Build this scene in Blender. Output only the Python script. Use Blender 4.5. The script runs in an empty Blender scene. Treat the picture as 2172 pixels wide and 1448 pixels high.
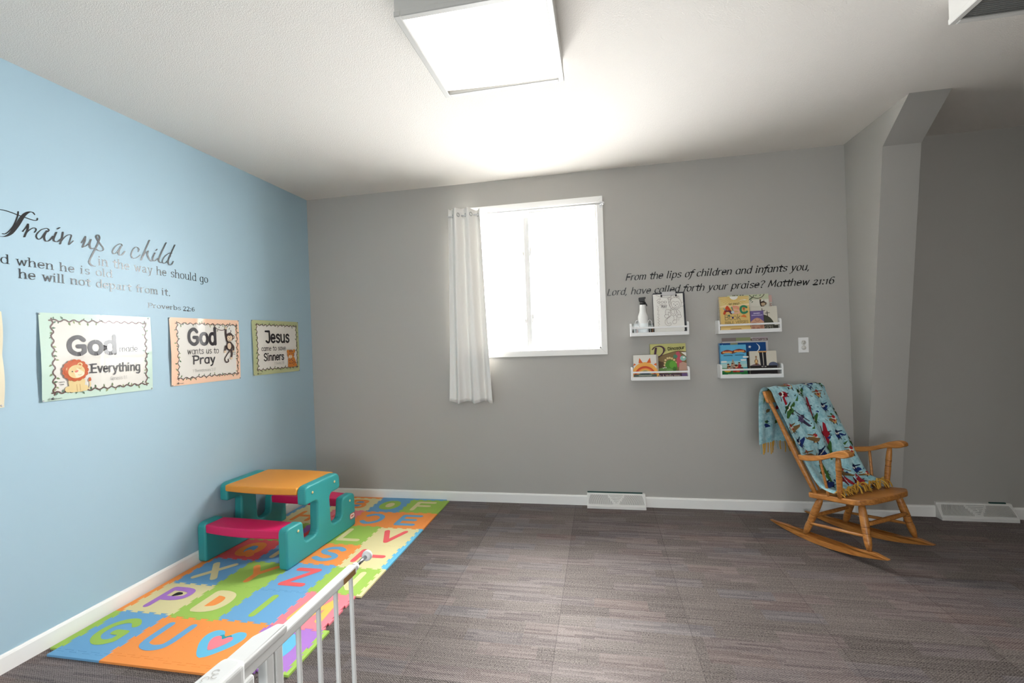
import bpy, bmesh, math, random
from mathutils import Vector, Matrix
random.seed(7)
PI = math.pi
SC = bpy.context.scene
COL = SC.collection

# ---------------------------------------------------------------- camera
def lin(c):
    c = c / 255.0
    return c / 12.92 if c <= 0.04045 else ((c + 0.055) / 1.055) ** 2.4
def rgb(r, g, b):
    return (lin(r), lin(g), lin(b), 1.0)

YAW, PITCH, ROLL = -0.19091, -0.002841, -0.035575
fw = Vector((math.sin(YAW) * math.cos(PITCH), math.cos(YAW) * math.cos(PITCH), math.sin(PITCH)))
rt = Vector((math.cos(YAW), -math.sin(YAW), 0))
up = rt.cross(fw)
cr, sr = math.cos(ROLL), math.sin(ROLL)
rx, ux = rt * cr + up * sr, up * cr - rt * sr
cam_d = bpy.data.cameras.new('camera')
cam = bpy.data.objects.new('camera', cam_d)
COL.objects.link(cam)
cam_d.sensor_width = 36.0
cam_d.lens = 970.04 * 36.0 / 2172.0
cam_d.clip_start = 0.02
cam.matrix_world = Matrix(((rx.x, ux.x, -fw.x, 2.6251), (rx.y, ux.y, -fw.y, -3.8094), (rx.z, ux.z, -fw.z, 1.3787), (0, 0, 0, 1)))
SC.camera = cam

# ---------------------------------------------------------------- light and exposure
WORLD_STRENGTH = 80.0       # bright day outside
LAMP_STRENGTH = 1.6        # the lit ceiling fixtures
SC.view_settings.view_transform = 'Standard'
SC.view_settings.look = 'None'
SC.view_settings.exposure = 0.0
SC.view_settings.gamma = 1.0
SC.view_settings.use_curve_mapping = False
w = bpy.data.worlds.new('daylight')
SC.world = w
w.use_nodes = True
bg = w.node_tree.nodes['Background']
# bright horizon, shaped to steer window light; dim zenith stands for an unbuilt eave
wn, wl = w.node_tree.nodes, w.node_tree.links
w_tc = wn.new('ShaderNodeTexCoord'); w_sp = wn.new('ShaderNodeSeparateXYZ'); w_mr = wn.new('ShaderNodeMapRange'); w_cr = wn.new('ShaderNodeValToRGB')
w_mr.inputs['From Min'].default_value = -1.0
wl.new(w_tc.outputs['Generated'], w_sp.inputs[0]); wl.new(w_sp.outputs[2], w_mr.inputs['Value']); wl.new(w_mr.outputs[0], w_cr.inputs[0])
SKY = [(-1.0, .05), (-.62, .09), (-.38, .45), (-.12, .92), (.12, 1.0), (.5, 1.0), (.83, .95), (.92, .08), (1.0, .06)]
for i, (z, v) in enumerate(SKY):
    el = w_cr.color_ramp.elements[i] if i < 2 else w_cr.color_ramp.elements.new((z + 1) / 2)
    el.position = (z + 1) / 2 if i != 1 else (z + 1) / 2
for i, (z, v) in enumerate(SKY):
    w_cr.color_ramp.elements[i].position = (z + 1) / 2; w_cr.color_ramp.elements[i].color = (v * .985, v, v * 1.0, 1)
wl.new(w_cr.outputs[0], bg.inputs['Color'])
bg.inputs['Strength'].default_value = WORLD_STRENGTH
def portal(name, loc, rot, sx, sz):
    l = bpy.data.lights.new(name, 'AREA')
    l.shape = 'RECTANGLE'; l.size = sx; l.size_y = sz
    o = bpy.data.objects.new(name, l); COL.objects.link(o)
    o.location = loc; o.rotation_euler = rot
    l.cycles.is_portal = True
    return o
portal('window_portal', (2.04, 0.17, 1.88), (-PI / 2, 0, 0), 1.18, 1.19)
portal('rear_portal', (2.6, -7.17, 1.35), (PI / 2, 0, 0), 2.2, 1.7)
try:
    SC.cycles.max_bounces = 10; SC.cycles.diffuse_bounces = 6; SC.cycles.glossy_bounces = 4
    SC.cycles.transparent_max_bounces = 12
    SC.cycles.sample_clamp_indirect = 20.0
except Exception:
    pass

# ---------------------------------------------------------------- materials
MATS = {}
def nodemat(name):
    m = bpy.data.materials.new(name); m.use_nodes = True
    return m, m.node_tree.nodes, m.node_tree.links, m.node_tree.nodes['Principled BSDF']
def add_bump(m, scale, strength, dist=0.002, detail=3.0, coord='Object'):
    n, l = m.node_tree.nodes, m.node_tree.links
    tc = n.new('ShaderNodeTexCoord'); nz = n.new('ShaderNodeTexNoise'); bp = n.new('ShaderNodeBump')
    nz.inputs['Scale'].default_value = scale; nz.inputs['Detail'].default_value = detail
    bp.inputs['Strength'].default_value = strength; bp.inputs['Distance'].default_value = dist
    l.new(tc.outputs[coord], nz.inputs['Vector']); l.new(nz.outputs['Fac'], bp.inputs['Height'])
    l.new(bp.outputs['Normal'], n['Principled BSDF'].inputs['Normal'])
    return nz
def PM(r, g, b, rough=0.6, spec=0.5, metal=0.0, coat=0.0, name=None, bump=None, var=0.0):
    key = (r, g, b, rough, spec, metal, coat, bump, var)
    if key in MATS: return MATS[key]
    m, n, l, p = nodemat(name or 'paint_%d_%d_%d' % (r, g, b))
    p.inputs['Base Color'].default_value = rgb(r, g, b)
    p.inputs['Roughness'].default_value = rough
    p.inputs['Specular IOR Level'].default_value = spec
    p.inputs['Metallic'].default_value = metal
    p.inputs['Coat Weight'].default_value = coat
    if bump: add_bump(m, *bump)
    if var:
        tc = n.new('ShaderNodeTexCoord'); nz = n.new('ShaderNodeTexNoise'); mx = n.new('ShaderNodeMixRGB')
        nz.inputs['Scale'].default_value = 60.0; nz.inputs['Detail'].default_value = 5.0
        mx.blend_type = 'MULTIPLY'; mx.inputs[0].default_value = var
        mx.inputs[1].default_value = rgb(r, g, b)
        l.new(tc.outputs['Object'], nz.inputs['Vector']); l.new(nz.outputs['Color'], mx.inputs[2])
        l.new(mx.outputs[0], p.inputs['Base Color'])
    MATS[key] = m
    return m
def ink(r, g, b):
    return PM(r, g, b, 0.75, 0.2)

M_WALL = PM(177, 174, 168, 0.62, 0.35, name='grey_wall_paint', bump=(260.0, 0.22, 0.0012, 2.0))
M_BLUE = PM(167, 194, 208, 0.46, 0.22, name='blue_wall_paint', bump=(230.0, 0.10, 0.0010, 2.0))
M_CEIL = PM(236, 231, 224, 0.9, 0.2, name='stippled_ceiling', bump=(210.0, 0.6, 0.0035, 3.0))
M_TRIM = PM(243, 241, 237, 0.45, 0.4, name='white_trim_paint', bump=(120.0, 0.05, 0.001))
M_WHITE = PM(238, 237, 235, 0.4, 0.4, name='white_lacquer')
M_VINYL = PM(18, 18, 20, 0.25, 0.30, name='black_vinyl')

def wood_mat(name, dark, light, rough=0.38, scale=9.0, stretch=(1, 8, 8)):
    m, n, l, p = nodemat(name)
    tc = n.new('ShaderNodeTexCoord'); mp = n.new('ShaderNodeMapping'); nz = n.new('ShaderNodeTexNoise'); cr_ = n.new('ShaderNodeValToRGB')
    mp.inputs['Scale'].default_value = stretch
    nz.inputs['Scale'].default_value = scale; nz.inputs['Detail'].default_value = 6.0; nz.inputs['Distortion'].default_value = 0.6
    cr_.color_ramp.elements[0].position = 0.3; cr_.color_ramp.elements[0].color = dark
    cr_.color_ramp.elements[1].position = 0.72; cr_.color_ramp.elements[1].color = light
    l.new(tc.outputs['Object'], mp.inputs['Vector']); l.new(mp.outputs[0], nz.inputs['Vector'])
    l.new(nz.outputs['Fac'], cr_.inputs[0]); l.new(cr_.outputs[0], p.inputs['Base Color'])
    p.inputs['Roughness'].default_value = rough
    return m
M_OAK = wood_mat('honey_oak', rgb(150, 92, 40), rgb(196, 134, 66))

def carpet_mat():
    m, n, l, p = nodemat('carpet_tiles')
    def math_(op, a, b=None, c=None):
        x = n.new('ShaderNodeMath'); x.operation = op
        for i, v in enumerate((a, b, c)):
            if v is None: continue
            if isinstance(v, (int, float)): x.inputs[i].default_value = v
            else: l.new(v, x.inputs[i])
        return x.outputs[0]
    def comb(a, b, c=0.0):
        x = n.new('ShaderNodeCombineXYZ')
        for i, v in enumerate((a, b, c)):
            if isinstance(v, (int, float)): x.inputs[i].default_value = v
            else: l.new(v, x.inputs[i])
        return x.outputs[0]
    def white(v, out='Value'):
        x = n.new('ShaderNodeTexWhiteNoise'); x.noise_dimensions = '3D'; l.new(v, x.inputs['Vector']); return x.outputs[out]
    def noise(v, scale, detail=2.0):
        x = n.new('ShaderNodeTexNoise'); x.inputs['Scale'].default_value = scale; x.inputs['Detail'].default_value = detail
        l.new(v, x.inputs['Vector']); return x.outputs['Fac']
    def mix(f, a, b, mode='MIX'):
        x = n.new('ShaderNodeMixRGB'); x.blend_type = mode
        for i, v in enumerate((f, a, b)):
            if isinstance(v, (int, float)): x.inputs[i].default_value = v
            elif isinstance(v, tuple): x.inputs[i].default_value = v
            else: l.new(v, x.inputs[i])
        return x.outputs[0]
    tc = n.new('ShaderNodeTexCoord'); sp = n.new('ShaderNodeSeparateXYZ'); l.new(tc.outputs['Object'], sp.inputs[0])
    X, Y = sp.outputs[0], sp.outputs[1]
    TS = 0.61
    tx = math_('FLOOR', math_('DIVIDE', math_('ADD', X, 0.06), TS)); ty = math_('FLOOR', math_('DIVIDE', math_('ADD', Y, 0.30), TS))
    tile = white(comb(tx, ty, 3.0))
    # blocks of the pattern: bands of rows that change tone at random lengths
    band = math_('FLOOR', math_('DIVIDE', Y, 0.085))
    bx = math_('FLOOR', math_('ADD', math_('DIVIDE', X, 0.27), math_('MULTIPLY', white(comb(band, 1.0, 5.0)), 7.0)))
    blk = white(comb(bx, band, 11.0)); blkc = white(comb(bx, band, 17.0), 'Color')
    row = math_('FLOOR', math_('DIVIDE', Y, 0.0125))
    rx_ = math_('FLOOR', math_('ADD', math_('DIVIDE', X, 0.19), math_('MULTIPLY', white(comb(row, 2.0, 5.0)), 9.0)))
    dash = white(comb(rx_, row, 23.0))
    streak = noise(comb(math_('MULTIPLY', X, 2.2), math_('MULTIPLY', Y, 120.0)), 1.0, 3.0)
    weave = noise(comb(math_('MULTIPLY', X, 150.0), math_('MULTIPLY', Y, 260.0)), 1.0, 2.0)
    knit = math_('SINE', math_('ADD', math_('MULTIPLY', Y, 700.0), math_('MULTIPLY', math_('SINE', math_('MULTIPLY', X, 520.0)), 1.5)))
    amp = math_('MULTIPLY', math_('GREATER_THAN', blk, 0.45), 1.0)
    v = math_('MULTIPLY', math_('SUBTRACT', dash, 0.5), math_('ADD', math_('MULTIPLY', amp, 0.22), 0.07))
    v = math_('ADD', v, math_('MULTIPLY', math_('SUBTRACT', blk, 0.5), 0.14))
    v = math_('ADD', v, math_('MULTIPLY', math_('SUBTRACT', streak, 0.5), 0.50))
    v = math_('ADD', v, math_('MULTIPLY', math_('SUBTRACT', weave, 0.5), 1.5))
    v = math_('ADD', v, math_('MULTIPLY', math_('SUBTRACT', tile, 0.5), 0.14))
    v = math_('ADD', v, math_('MULTIPLY', knit, math_('ADD', math_('MULTIPLY', amp, 0.10), 0.12)))
    v = math_('ADD', v, 0.5)
    cl = n.new('ShaderNodeClamp'); l.new(v, cl.inputs[0])
    base = mix(cl.outputs[0], rgb(30, 27, 27), rgb(146, 135, 129))
    tint = mix(math_('MULTIPLY', amp, 0.30), base, mix(blkc, rgb(118, 88, 82), rgb(90, 97, 110)), 'MIX')
    # seams between the carpet tiles
    fx = math_('ABSOLUTE', math_('SUBTRACT', math_('FRACT', math_('DIVIDE', math_('ADD', X, 0.06), TS)), 0.5))
    seam = math_('MULTIPLY', math_('GREATER_THAN', fx, 0.4975), 0.45)
    bp = n.new('ShaderNodeBump'); bp.inputs['Strength'].default_value = 0.5; bp.inputs['Distance'].default_value = 0.003
    l.new(math_('ADD', weave, math_('ADD', math_('MULTIPLY', streak, 0.5), math_('MULTIPLY', knit, 0.25))), bp.inputs['Height'])
    df = n.new('ShaderNodeBsdfDiffuse'); gl = n.new('ShaderNodeBsdfGlossy'); ms = n.new('ShaderNodeMixShader')
    df.inputs['Roughness'].default_value = 0.8
    l.new(mix(seam, tint, rgb(14, 13, 13)), df.inputs['Color']); l.new(bp.outputs[0], df.inputs['Normal']); l.new(bp.outputs[0], gl.inputs['Normal'])
    # nylon loops: a broad soft highlight, its tint and strength following the yarn
    l.new(mix(cl.outputs[0], rgb(150, 138, 134), rgb(255, 246, 240)), gl.inputs['Color'])
    gl.inputs['Roughness'].default_value = 0.46; ms.inputs[0].default_value = 0.07
    l.new(df.outputs[0], ms.inputs[1]); l.new(gl.outputs[0], ms.inputs[2]); l.new(ms.outputs[0], n['Material Output'].inputs[0]); n.remove(p)
    return m
M_CARPET = carpet_mat()

def glass_mat(name, tint=(1, 1, 1, 1)):
    m, n, l, p = nodemat(name)
    n.remove(p)
    tr = n.new('ShaderNodeBsdfTransparent'); gl = n.new('ShaderNodeBsdfGlossy'); fr = n.new('ShaderNodeFresnel'); mx = n.new('ShaderNodeMixShader')
    tr.inputs[0].default_value = tint; gl.inputs['Roughness'].default_value = 0.03; fr.inputs[0].default_value = 1.45
    ge = n.new('ShaderNodeNewGeometry'); ml = n.new('ShaderNodeMath'); ml.operation = 'MULTIPLY'; iv = n.new('ShaderNodeMath'); iv.operation = 'SUBTRACT'
    iv.inputs[0].default_value = 1.0; l.new(ge.outputs['Backfacing'], iv.inputs[1])
    l.new(fr.outputs[0], ml.inputs[0]); l.new(iv.outputs[0], ml.inputs[1])
    l.new(ml.outputs[0], mx.inputs[0]); l.new(tr.outputs[0], mx.inputs[1]); l.new(gl.outputs[0], mx.inputs[2])
    l.new(mx.outputs[0], n['Material Output'].inputs[0])
    return m
M_GLASS = glass_mat('window_glass')
M_TINT = glass_mat('fill_window_tint', (0.36, 0.365, 0.37, 1))  # tint made up to dim and soften the added rear fill window
M_CLEAR = glass_mat('clear_plastic', (0.93, 0.95, 0.95, 1))
def emit_mat(name, col, s):
    m, n, l, p = nodemat(name)
    p.inputs['Base Color'].default_value = rgb(235, 235, 235)
    p.inputs['Emission Color'].default_value = col; p.inputs['Emission Strength'].default_value = s
    add_bump(m, 220.0, 0.3, 0.002)
    return m
M_LAMP = emit_mat('lit_diffuser', (1.0, 0.97, 0.93, 1), LAMP_STRENGTH)

# ---------------------------------------------------------------- mesh helpers
def catmull(pts, k=6, closed=False):
    pts = [Vector(p) for p in pts]
    if len(pts) < 3 and not closed: return pts
    out = []; n = len(pts)
    for i in range(n if closed else n - 1):
        if closed: a, b, c, d = pts[(i - 1) % n], pts[i], pts[(i + 1) % n], pts[(i + 2) % n]
        else: a, b, c, d = pts[max(i - 1, 0)], pts[i], pts[i + 1], pts[min(i + 2, n - 1)]
        for j in range(k):
            t = j / k
            out.append(0.5 * ((2 * b) + (c - a) * t + (2 * a - 5 * b + 4 * c - d) * t * t + (3 * b - a - 3 * c + d) * t ** 3))
    if not closed: out.append(pts[-1])
    return out
def fillet(poly, k=4):
    """poly of (x, y, r) -> list of (x, y) with rounded corners"""
    out = []; n = len(poly)
    for i in range(n):
        p = Vector(poly[i][:2]); r = poly[i][2]
        a = Vector(poly[i - 1][:2]) - p; b = Vector(poly[(i + 1) % n][:2]) - p
        if r <= 0: out.append(p); continue
        ang = a.angle(b); d = min(r / math.tan(ang / 2), a.length * 0.49, b.length * 0.49)
        s, e = p + a.normalized() * d, p + b.normalized() * d
        for j in range(k + 1):
            t = j / k
            out.append((1 - t) ** 2 * s + 2 * t * (1 - t) * p + t * t * e)
    return [(v.x, v.y) for v in out]

class MB:
    """collects shapes with materials and links them as one mesh object"""
    def __init__(s):
        s.bm = bmesh.new(); s.mats = []
    def mi(s, m):
        if m not in s.mats: s.mats.append(m)
        return s.mats.index(m)
    def face(s, pts, m, smooth=False):
        vs = [s.bm.verts.new(p) for p in pts]
        try: f = s.bm.faces.new(vs)
        except ValueError: return None
        f.material_index = s.mi(m); f.smooth = smooth
        return f
    def merge(s, b2, m, mtx=None, smooth=False):
        i = s.mi(m)
        for f in b2.faces: f.material_index = i; f.smooth = smooth
        if mtx is not None: bmesh.ops.transform(b2, matrix=mtx, verts=b2.verts)
        me = bpy.data.meshes.new('tmp'); b2.to_mesh(me); b2.free(); s.bm.from_mesh(me); bpy.data.meshes.remove(me)
    def box(s, x0, x1, y0, y1, z0, z1, m, bev=0.0, seg=2, mtx=None):
        b = bmesh.new(); bmesh.ops.create_cube(b, size=1.0)
        for v in b.verts:
            v.co = Vector(((x0 + x1) / 2 + v.co.x * (x1 - x0), (y0 + y1) / 2 + v.co.y * (y1 - y0), (z0 + z1) / 2 + v.co.z * (z1 - z0)))
        if bev: bmesh.ops.bevel(b, geom=b.edges[:], offset=bev, segments=seg, affect='EDGES', profile=0.5)
        s.merge(b, m, mtx)
    def prism(s, poly, f0, f1, m, bev=0.0, seg=3, smooth=False):
        """poly: list of (a, b); f0, f1 map (a, b) to the 3D points of the two caps"""
        b = bmesh.new()
        v0 = [b.verts.new(f0(*p)) for p in poly]; v1 = [b.verts.new(f1(*p)) for p in poly]; n = len(poly)
        b.faces.new(v0[::-1]); b.faces.new(v1)
        rim = []
        for i in range(n):
            f = b.faces.new((v0[i], v0[(i + 1) % n], v1[(i + 1) % n], v1[i])); f.smooth = True
        bmesh.ops.recalc_face_normals(b, faces=b.faces[:])
        if bev:
            ed = [e for e in b.edges if (e.verts[0] in v0 and e.verts[1] in v0) or (e.verts[0] in v1 and e.verts[1] in v1)]
            bmesh.ops.bevel(b, geom=ed, offset=bev, segments=seg, affect='EDGES', profile=0.5)
        s.merge(b, m, None, smooth)
    def tube(s, pts, r, m, n=10, caps=True, smooth=True, flat=None):
        pts = [Vector(p) for p in pts]; rings = []; up_ = None
        for i, p in enumerate(pts):
            t = (pts[min(i + 1, len(pts) - 1)] - pts[max(i - 1, 0)]).normalized()
            if up_ is None:
                up_ = Vector((0, 0, 1)) if abs(t.z) < 0.9 else Vector((1, 0, 0))
            sd = t.cross(up_).normalized(); up_ = sd.cross(t).normalized()
            rr = r[i] if isinstance(r, (list, tuple)) else r
            ra, rb = (rr, rr) if flat is None else (rr * flat[0], rr * flat[1])
            rings.append([s.bm.verts.new(p + sd * (math.cos(2 * PI * k / n) * ra) + up_ * (math.sin(2 * PI * k / n) * rb)) for k in range(n)])
        i_ = s.mi(m)
        for a, b in zip(rings, rings[1:]):
            for k in range(n):
                f = s.bm.faces.new((a[k], a[(k + 1) % n], b[(k + 1) % n], b[k])); f.smooth = smooth; f.material_index = i_
        if caps:
            for rg in (rings[0][::-1], rings[-1]):
                f = s.bm.faces.new(rg); f.material_index = i_
    def lathe(s, prof, m, o=(0, 0, 0), axis=(0, 0, 1), n=20, smooth=True):
        """prof: (radius, distance along axis)"""
        o = Vector(o); a = Vector(axis).normalized()
        e1 = a.orthogonal().normalized(); e2 = a.cross(e1); rings = []
        for r, h in prof:
            rings.append([s.bm.verts.new(o + a * h + (e1 * math.cos(2 * PI * k / n) + e2 * math.sin(2 * PI * k / n)) * max(r, 1e-5)) for k in range(n)])
        i_ = s.mi(m)
        for p, q in zip(rings, rings[1:]):
            for k in range(n):
                f = s.bm.faces.new((p[k], p[(k + 1) % n], q[(k + 1) % n], q[k])); f.smooth = smooth; f.material_index = i_
        for rg in (rings[0][::-1], rings[-1]):
            f = s.bm.faces.new(rg); f.material_index = i_
    def grid(s, fn, nu, nv, m, smooth=True):
        i_ = s.mi(m)
        g = [[s.bm.verts.new(fn(i / nu, j / nv)) for j in range(nv + 1)] for i in range(nu + 1)]
        for i in range(nu):
            for j in range(nv):
                f = s.bm.faces.new((g[i][j], g[i + 1][j], g[i + 1][j + 1], g[i][j + 1])); f.smooth = smooth; f.material_index = i_
    def build(s, name, parent=None):
        me = bpy.data.meshes.new(name); s.bm.to_mesh(me); s.bm.free()
        for m in s.mats: me.materials.append(m)
        o = bpy.data.objects.new(name, me); COL.objects.link(o)
        if parent: o.parent = parent
        return o

def tag(o, label, cat, group=None):
    o['label'] = label; o['category'] = cat
    if group: o['group'] = group
    return o
def thing(name, label, cat, loc=(0, 0, 0), rz=0.0, group=None):
    o = bpy.data.objects.new(name, None); COL.objects.link(o)
    o.empty_display_size = 0.05
    o.location = loc; o.rotation_euler = (0, 0, rz)
    return tag(o, label, cat, group)
def struct(o):
    o['kind'] = 'structure'
    return o
def dup(o, parent=None, loc=None):
    c = o.copy(); COL.objects.link(c)
    if parent: c.parent = parent
    if loc is not None: c.location = loc
    for ch in list(o.children): dup(ch, c)
    return c

# ---------------------------------------------------------------- lettering: skeleton alphabet drawn with a pen nib
BOWL = 's 7.8,7.6 6.2,9.6 4.2,10 1.8,8.8 .7,5 1.6,1.4 3.8,0 6,.5 7.8,2.6'
GL = {
 'a': (9, BOWL + ';l 7.8,10 7.8,0'), 'b': (9, 'l 1,15 1,0;s 1,7.4 2.6,9.5 4.8,10 7.2,8.6 8.2,5 7.2,1.4 4.8,0 2.6,.5 1,2.6'),
 'c': (8, 's 7.2,8.3 5.6,9.9 3.8,9.8 1.5,8.2 .7,5 1.5,1.8 3.8,.1 5.8,.2 7.4,1.8'), 'd': (9, BOWL + ';l 7.8,15 7.8,0'),
 'e': (8.6, 'l .9,5.3 7.6,5.3;s 7.6,5.3 7,8.6 4.4,10 1.7,8.6 .7,5 1.7,1.4 4.4,0 7.4,1.5'),
 'f': (6, 's 6.2,14.4 4.8,15 3.2,14 2.6,11.5;l 2.6,11.5 2.6,0;l .4,9.6 5.4,9.6'),
 'g': (9, BOWL + ';l 7.8,10 7.8,-1;s 7.8,-1 7.2,-3.6 4.6,-5 1.4,-4.2'), 'h': (9, 'l 1,15 1,0;s 1,6.5 2.6,9 4.8,10 7,8.8 7.6,6;l 7.6,6 7.6,0'),
 'i': (3.6, 'l 1.2,10 1.2,0;l 1.2,13.6 1.2,13.7'), 'j': (4, 'l 2,10 2,-2;s 2,-2 1.4,-4.4 -.6,-5;l 2,13.6 2,13.7'),
 'k': (8.4, 'l 1,15 1,0;l 7.2,10 1,4;l 3.2,6 7.8,0'), 'l': (3.4, 'l 1.2,15 1.2,0'),
 'm': (13.4, 'l 1,10 1,0;s 1,6.8 2.4,9.2 4.2,10 6,8.9 6.4,6;l 6.4,6 6.4,0;s 6.4,6.8 7.8,9.2 9.6,10 11.4,8.9 11.8,6;l 11.8,6 11.8,0'),
 'n': (9, 'l 1,10 1,0;s 1,6.5 2.6,9 4.8,10 7,8.8 7.6,6;l 7.6,6 7.6,0'), 'o': (9.2, 'c 4.6,10 1.8,8.7 .7,5 1.8,1.3 4.6,0 7.4,1.3 8.5,5 7.4,8.7'),
 'p': (9, 'l 1,10 1,-5;s 1,7.4 2.6,9.5 4.8,10 7.2,8.6 8.2,5 7.2,1.4 4.8,0 2.6,.5 1,2.6'), 'q': (9, BOWL + ';l 7.8,10 7.8,-5'),
 'r': (6.2, 'l 1,10 1,0;s 1,6.5 2.4,9 4.2,10 5.8,9.8'), 's': (7.6, 's 6.8,8.6 4.8,10 2.2,9.5 1.2,7.6 2.6,5.8 5.2,4.8 6.8,2.9 5.8,.7 3.4,0 .8,1.4'),
 't': (6, 'l 2.8,13.2 2.8,2.6;s 2.8,2.6 3.4,.4 5,0 6,.5;l .4,9.6 5.6,9.6'), 'u': (9, 'l 1,10 1,4;s 1,4 1.6,1.2 3.8,0 6.2,1 7.6,3.5;l 7.6,10 7.6,0'),
 'v': (8.4, 'l .7,10 4.2,0 7.7,10'), 'w': (12, 'l .7,10 3.4,0 6,9 8.6,0 11.3,10'), 'x': (8, 'l .8,10 7.2,0;l 7.2,10 .8,0'),
 'y': (8.4, 'l .8,10 4.4,0;l 7.8,10 3.4,-3.6 .6,-5'), 'z': (8, 'l .8,10 7.2,10 .8,0 7.4,0'),
 'A': (11, 'l .6,0 5.5,14 10.4,0;l 2.4,4.8 8.6,4.8'), 'B': (10, 'l 1,0 1,14;s 1,14 5.6,13.9 8,12.4 8,9 5.4,7.5 1,7.4;s 1,7.4 6,7.3 9,5.6 9,1.8 6,.1 1,0'),
 'C': (11, 's 10,11.6 7.6,13.8 4.6,13.6 1.7,11 .8,7 1.7,3 4.6,.4 7.6,.2 10.2,2.4'), 'D': (11, 'l 1,0 1,14;s 1,14 5,13.8 8.6,11.8 9.9,7 8.6,2.2 5,.2 1,0'),
 'E': (9, 'l 8.2,14 1,14 1,0 8.2,0;l 1,7.3 7.2,7.3'), 'F': (8.6, 'l 8,14 1,14 1,0;l 1,7.3 6.8,7.3'),
 'G': (11.6, 's 10,11.6 7.6,13.8 4.6,13.6 1.7,11 .8,7 1.7,3 4.6,.4 7.6,.2 10.2,2;l 10.2,2 10.2,6.4 6.2,6.4'),
 'H': (11, 'l 1,14 1,0;l 10,14 10,0;l 1,7.2 10,7.2'), 'I': (3.4, 'l 1.4,14 1.4,0'), 'J': (8, 'l 3.4,14 7,14 7,3.4;s 7,3.4 6,.6 3.4,0 .8,1.6'),
 'K': (10, 'l 1,14 1,0;l 9.2,14 1,5.4;l 4,8.4 9.6,0'), 'L': (8, 'l 1,14 1,0 7.6,0'), 'M': (13.4, 'l .9,0 1.9,14 6.7,2.6 11.5,14 12.5,0'),
 'N': (11, 'l 1,0 1,14 10,0 10,14'), 'O': (12.4, 'c 6.2,14 2.4,12.2 .8,7 2.4,1.8 6.2,0 10,1.8 11.6,7 10,12.2'),
 'P': (9.4, 'l 1,0 1,14;s 1,14 5.6,13.9 8.6,12.4 8.6,8.2 5.6,6.5 1,6.4'), 'Q': (12.4, 'c 6.2,14 2.4,12.2 .8,7 2.4,1.8 6.2,0 10,1.8 11.6,7 10,12.2;l 7,4 11.6,-.6'),
 'R': (10, 'l 1,0 1,14;s 1,14 5.6,13.9 8.4,12.4 8.4,8.8 5.6,7.2 1,7.1;l 5,7.1 9.4,0'),
 'S': (9.4, 's 8.6,11.8 6.2,13.9 2.8,13.2 1.2,10.4 2.8,7.9 6.4,6.3 8.4,3.6 7,.8 4.2,0 .8,2'), 'T': (10, 'l .6,14 9.4,14;l 5,14 5,0'),
 'U': (11, 'l 1,14 1,5;s 1,5 2,1.4 5.5,0 9,1.4 10,5;l 10,5 10,14'), 'V': (10.6, 'l .6,14 5.3,0 10,14'), 'W': (15, 'l .7,14 4.2,0 7.5,12.6 10.8,0 14.3,14'),
 'X': (10, 'l .8,14 9.2,0;l 9.2,14 .8,0'), 'Y': (10, 'l .7,14 5,6.8 9.3,14;l 5,6.8 5,0'), 'Z': (10, 'l 1,14 9,14 1,0 9.2,0'),
 '0': (9, 'c 4.5,14 1.8,12.4 .8,7 1.8,1.6 4.5,0 7.2,1.6 8.2,7 7.2,12.4'), '1': (6, 'l 1,11.6 3.6,14 3.6,0'),
 '2': (9, 's 1,11 2.4,13.4 4.6,14 7.4,12.6 7.8,9.8 6,6.4 3.4,3 .9,0;l .9,0 8.2,0'), '5': (9, 'l 7.4,14 2,14 1.6,8;s 1.6,8 4,8.9 7,8 8,4.8 6.6,1.2 3.8,0 .9,1.2'),
 '6': (9, 's 7.4,13 5,14 2.4,12 .9,7.6 1,3.4 3,.3 5.6,.2 7.8,2.4 7.9,5.6 6,8.3 3.2,8.2 1.1,5.6'), '7': (8, 'l .8,14 7.8,14 3,0'),
 '.': (3.4, 'l 1.3,.2 1.3,.3'), ',': (3.6, 'l 1.6,.6 .7,-2.6'), ':': (3.8, 'l 1.5,.6 1.5,.7;l 1.5,8.4 1.5,8.5'), '?': (8, 's 1,12 2.4,13.8 4.6,14 7,12.4 7,9.6 4.8,7.2 3.8,4;l 3.6,.3 3.6,.4'),
 '&': (11, 's 10,6 7.6,2 4.4,0 1.4,1.2 1.2,4.2 5,8 6.8,10.8 5.2,13.6 2.9,12.6 3,9.6 6,5 10.4,0'), "'": (3, 'l 1.4,14 1.2,11'), ' ': (5, ''), '-': (6, 'l 1,5 5,5'),
}
ITALIC = {
 'f': (5.2, 's 7.4,14.2 5.6,15 3.8,13.4 2.9,9.6 2,2 1,-3 -1,-5.2;l .2,9.6 5.6,9.6'), 'y': (8.2, 'l .9,10 3.4,1;l 7.6,10 2.4,-3.4 -.6,-5.4'),
 'i': (4, 'l .6,8.8 1.4,10 1.4,.6 2.2,0;l 1.4,13.6 1.4,13.7'), 'l': (4, 'l .6,14 1.4,15 1.4,.6 2.2,0'),
 '2': (8.2, 's .8,8 2,9.7 4,10 6,8.8 6.2,6.8 4,3.6 .8,0;l .8,0 7.4,0'), '1': (5, 'l .8,8.6 2.6,10 2.6,0'),
 'M': (14, 'l .4,0 2.4,14 6.6,2.2 11.6,14 12.6,0'), 'o': (8.6, 'c 4.4,10 1.6,8.6 .7,4.6 1.7,1 4,0 6.8,1.4 7.8,5.2 6.8,9'),
}
SERIF = {'a': (9, 's 1.2,8.2 3.2,9.9 5.4,9.6 6.6,8 6.7,6;l 6.7,6.4 6.7,1.8;s 6.7,1.8 7.2,.4 8.6,.5;s 6.7,5.7 4,5.3 1.7,4.2 1.1,2.2 2.2,.3 4.2,.2 6.7,2.4')}
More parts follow.
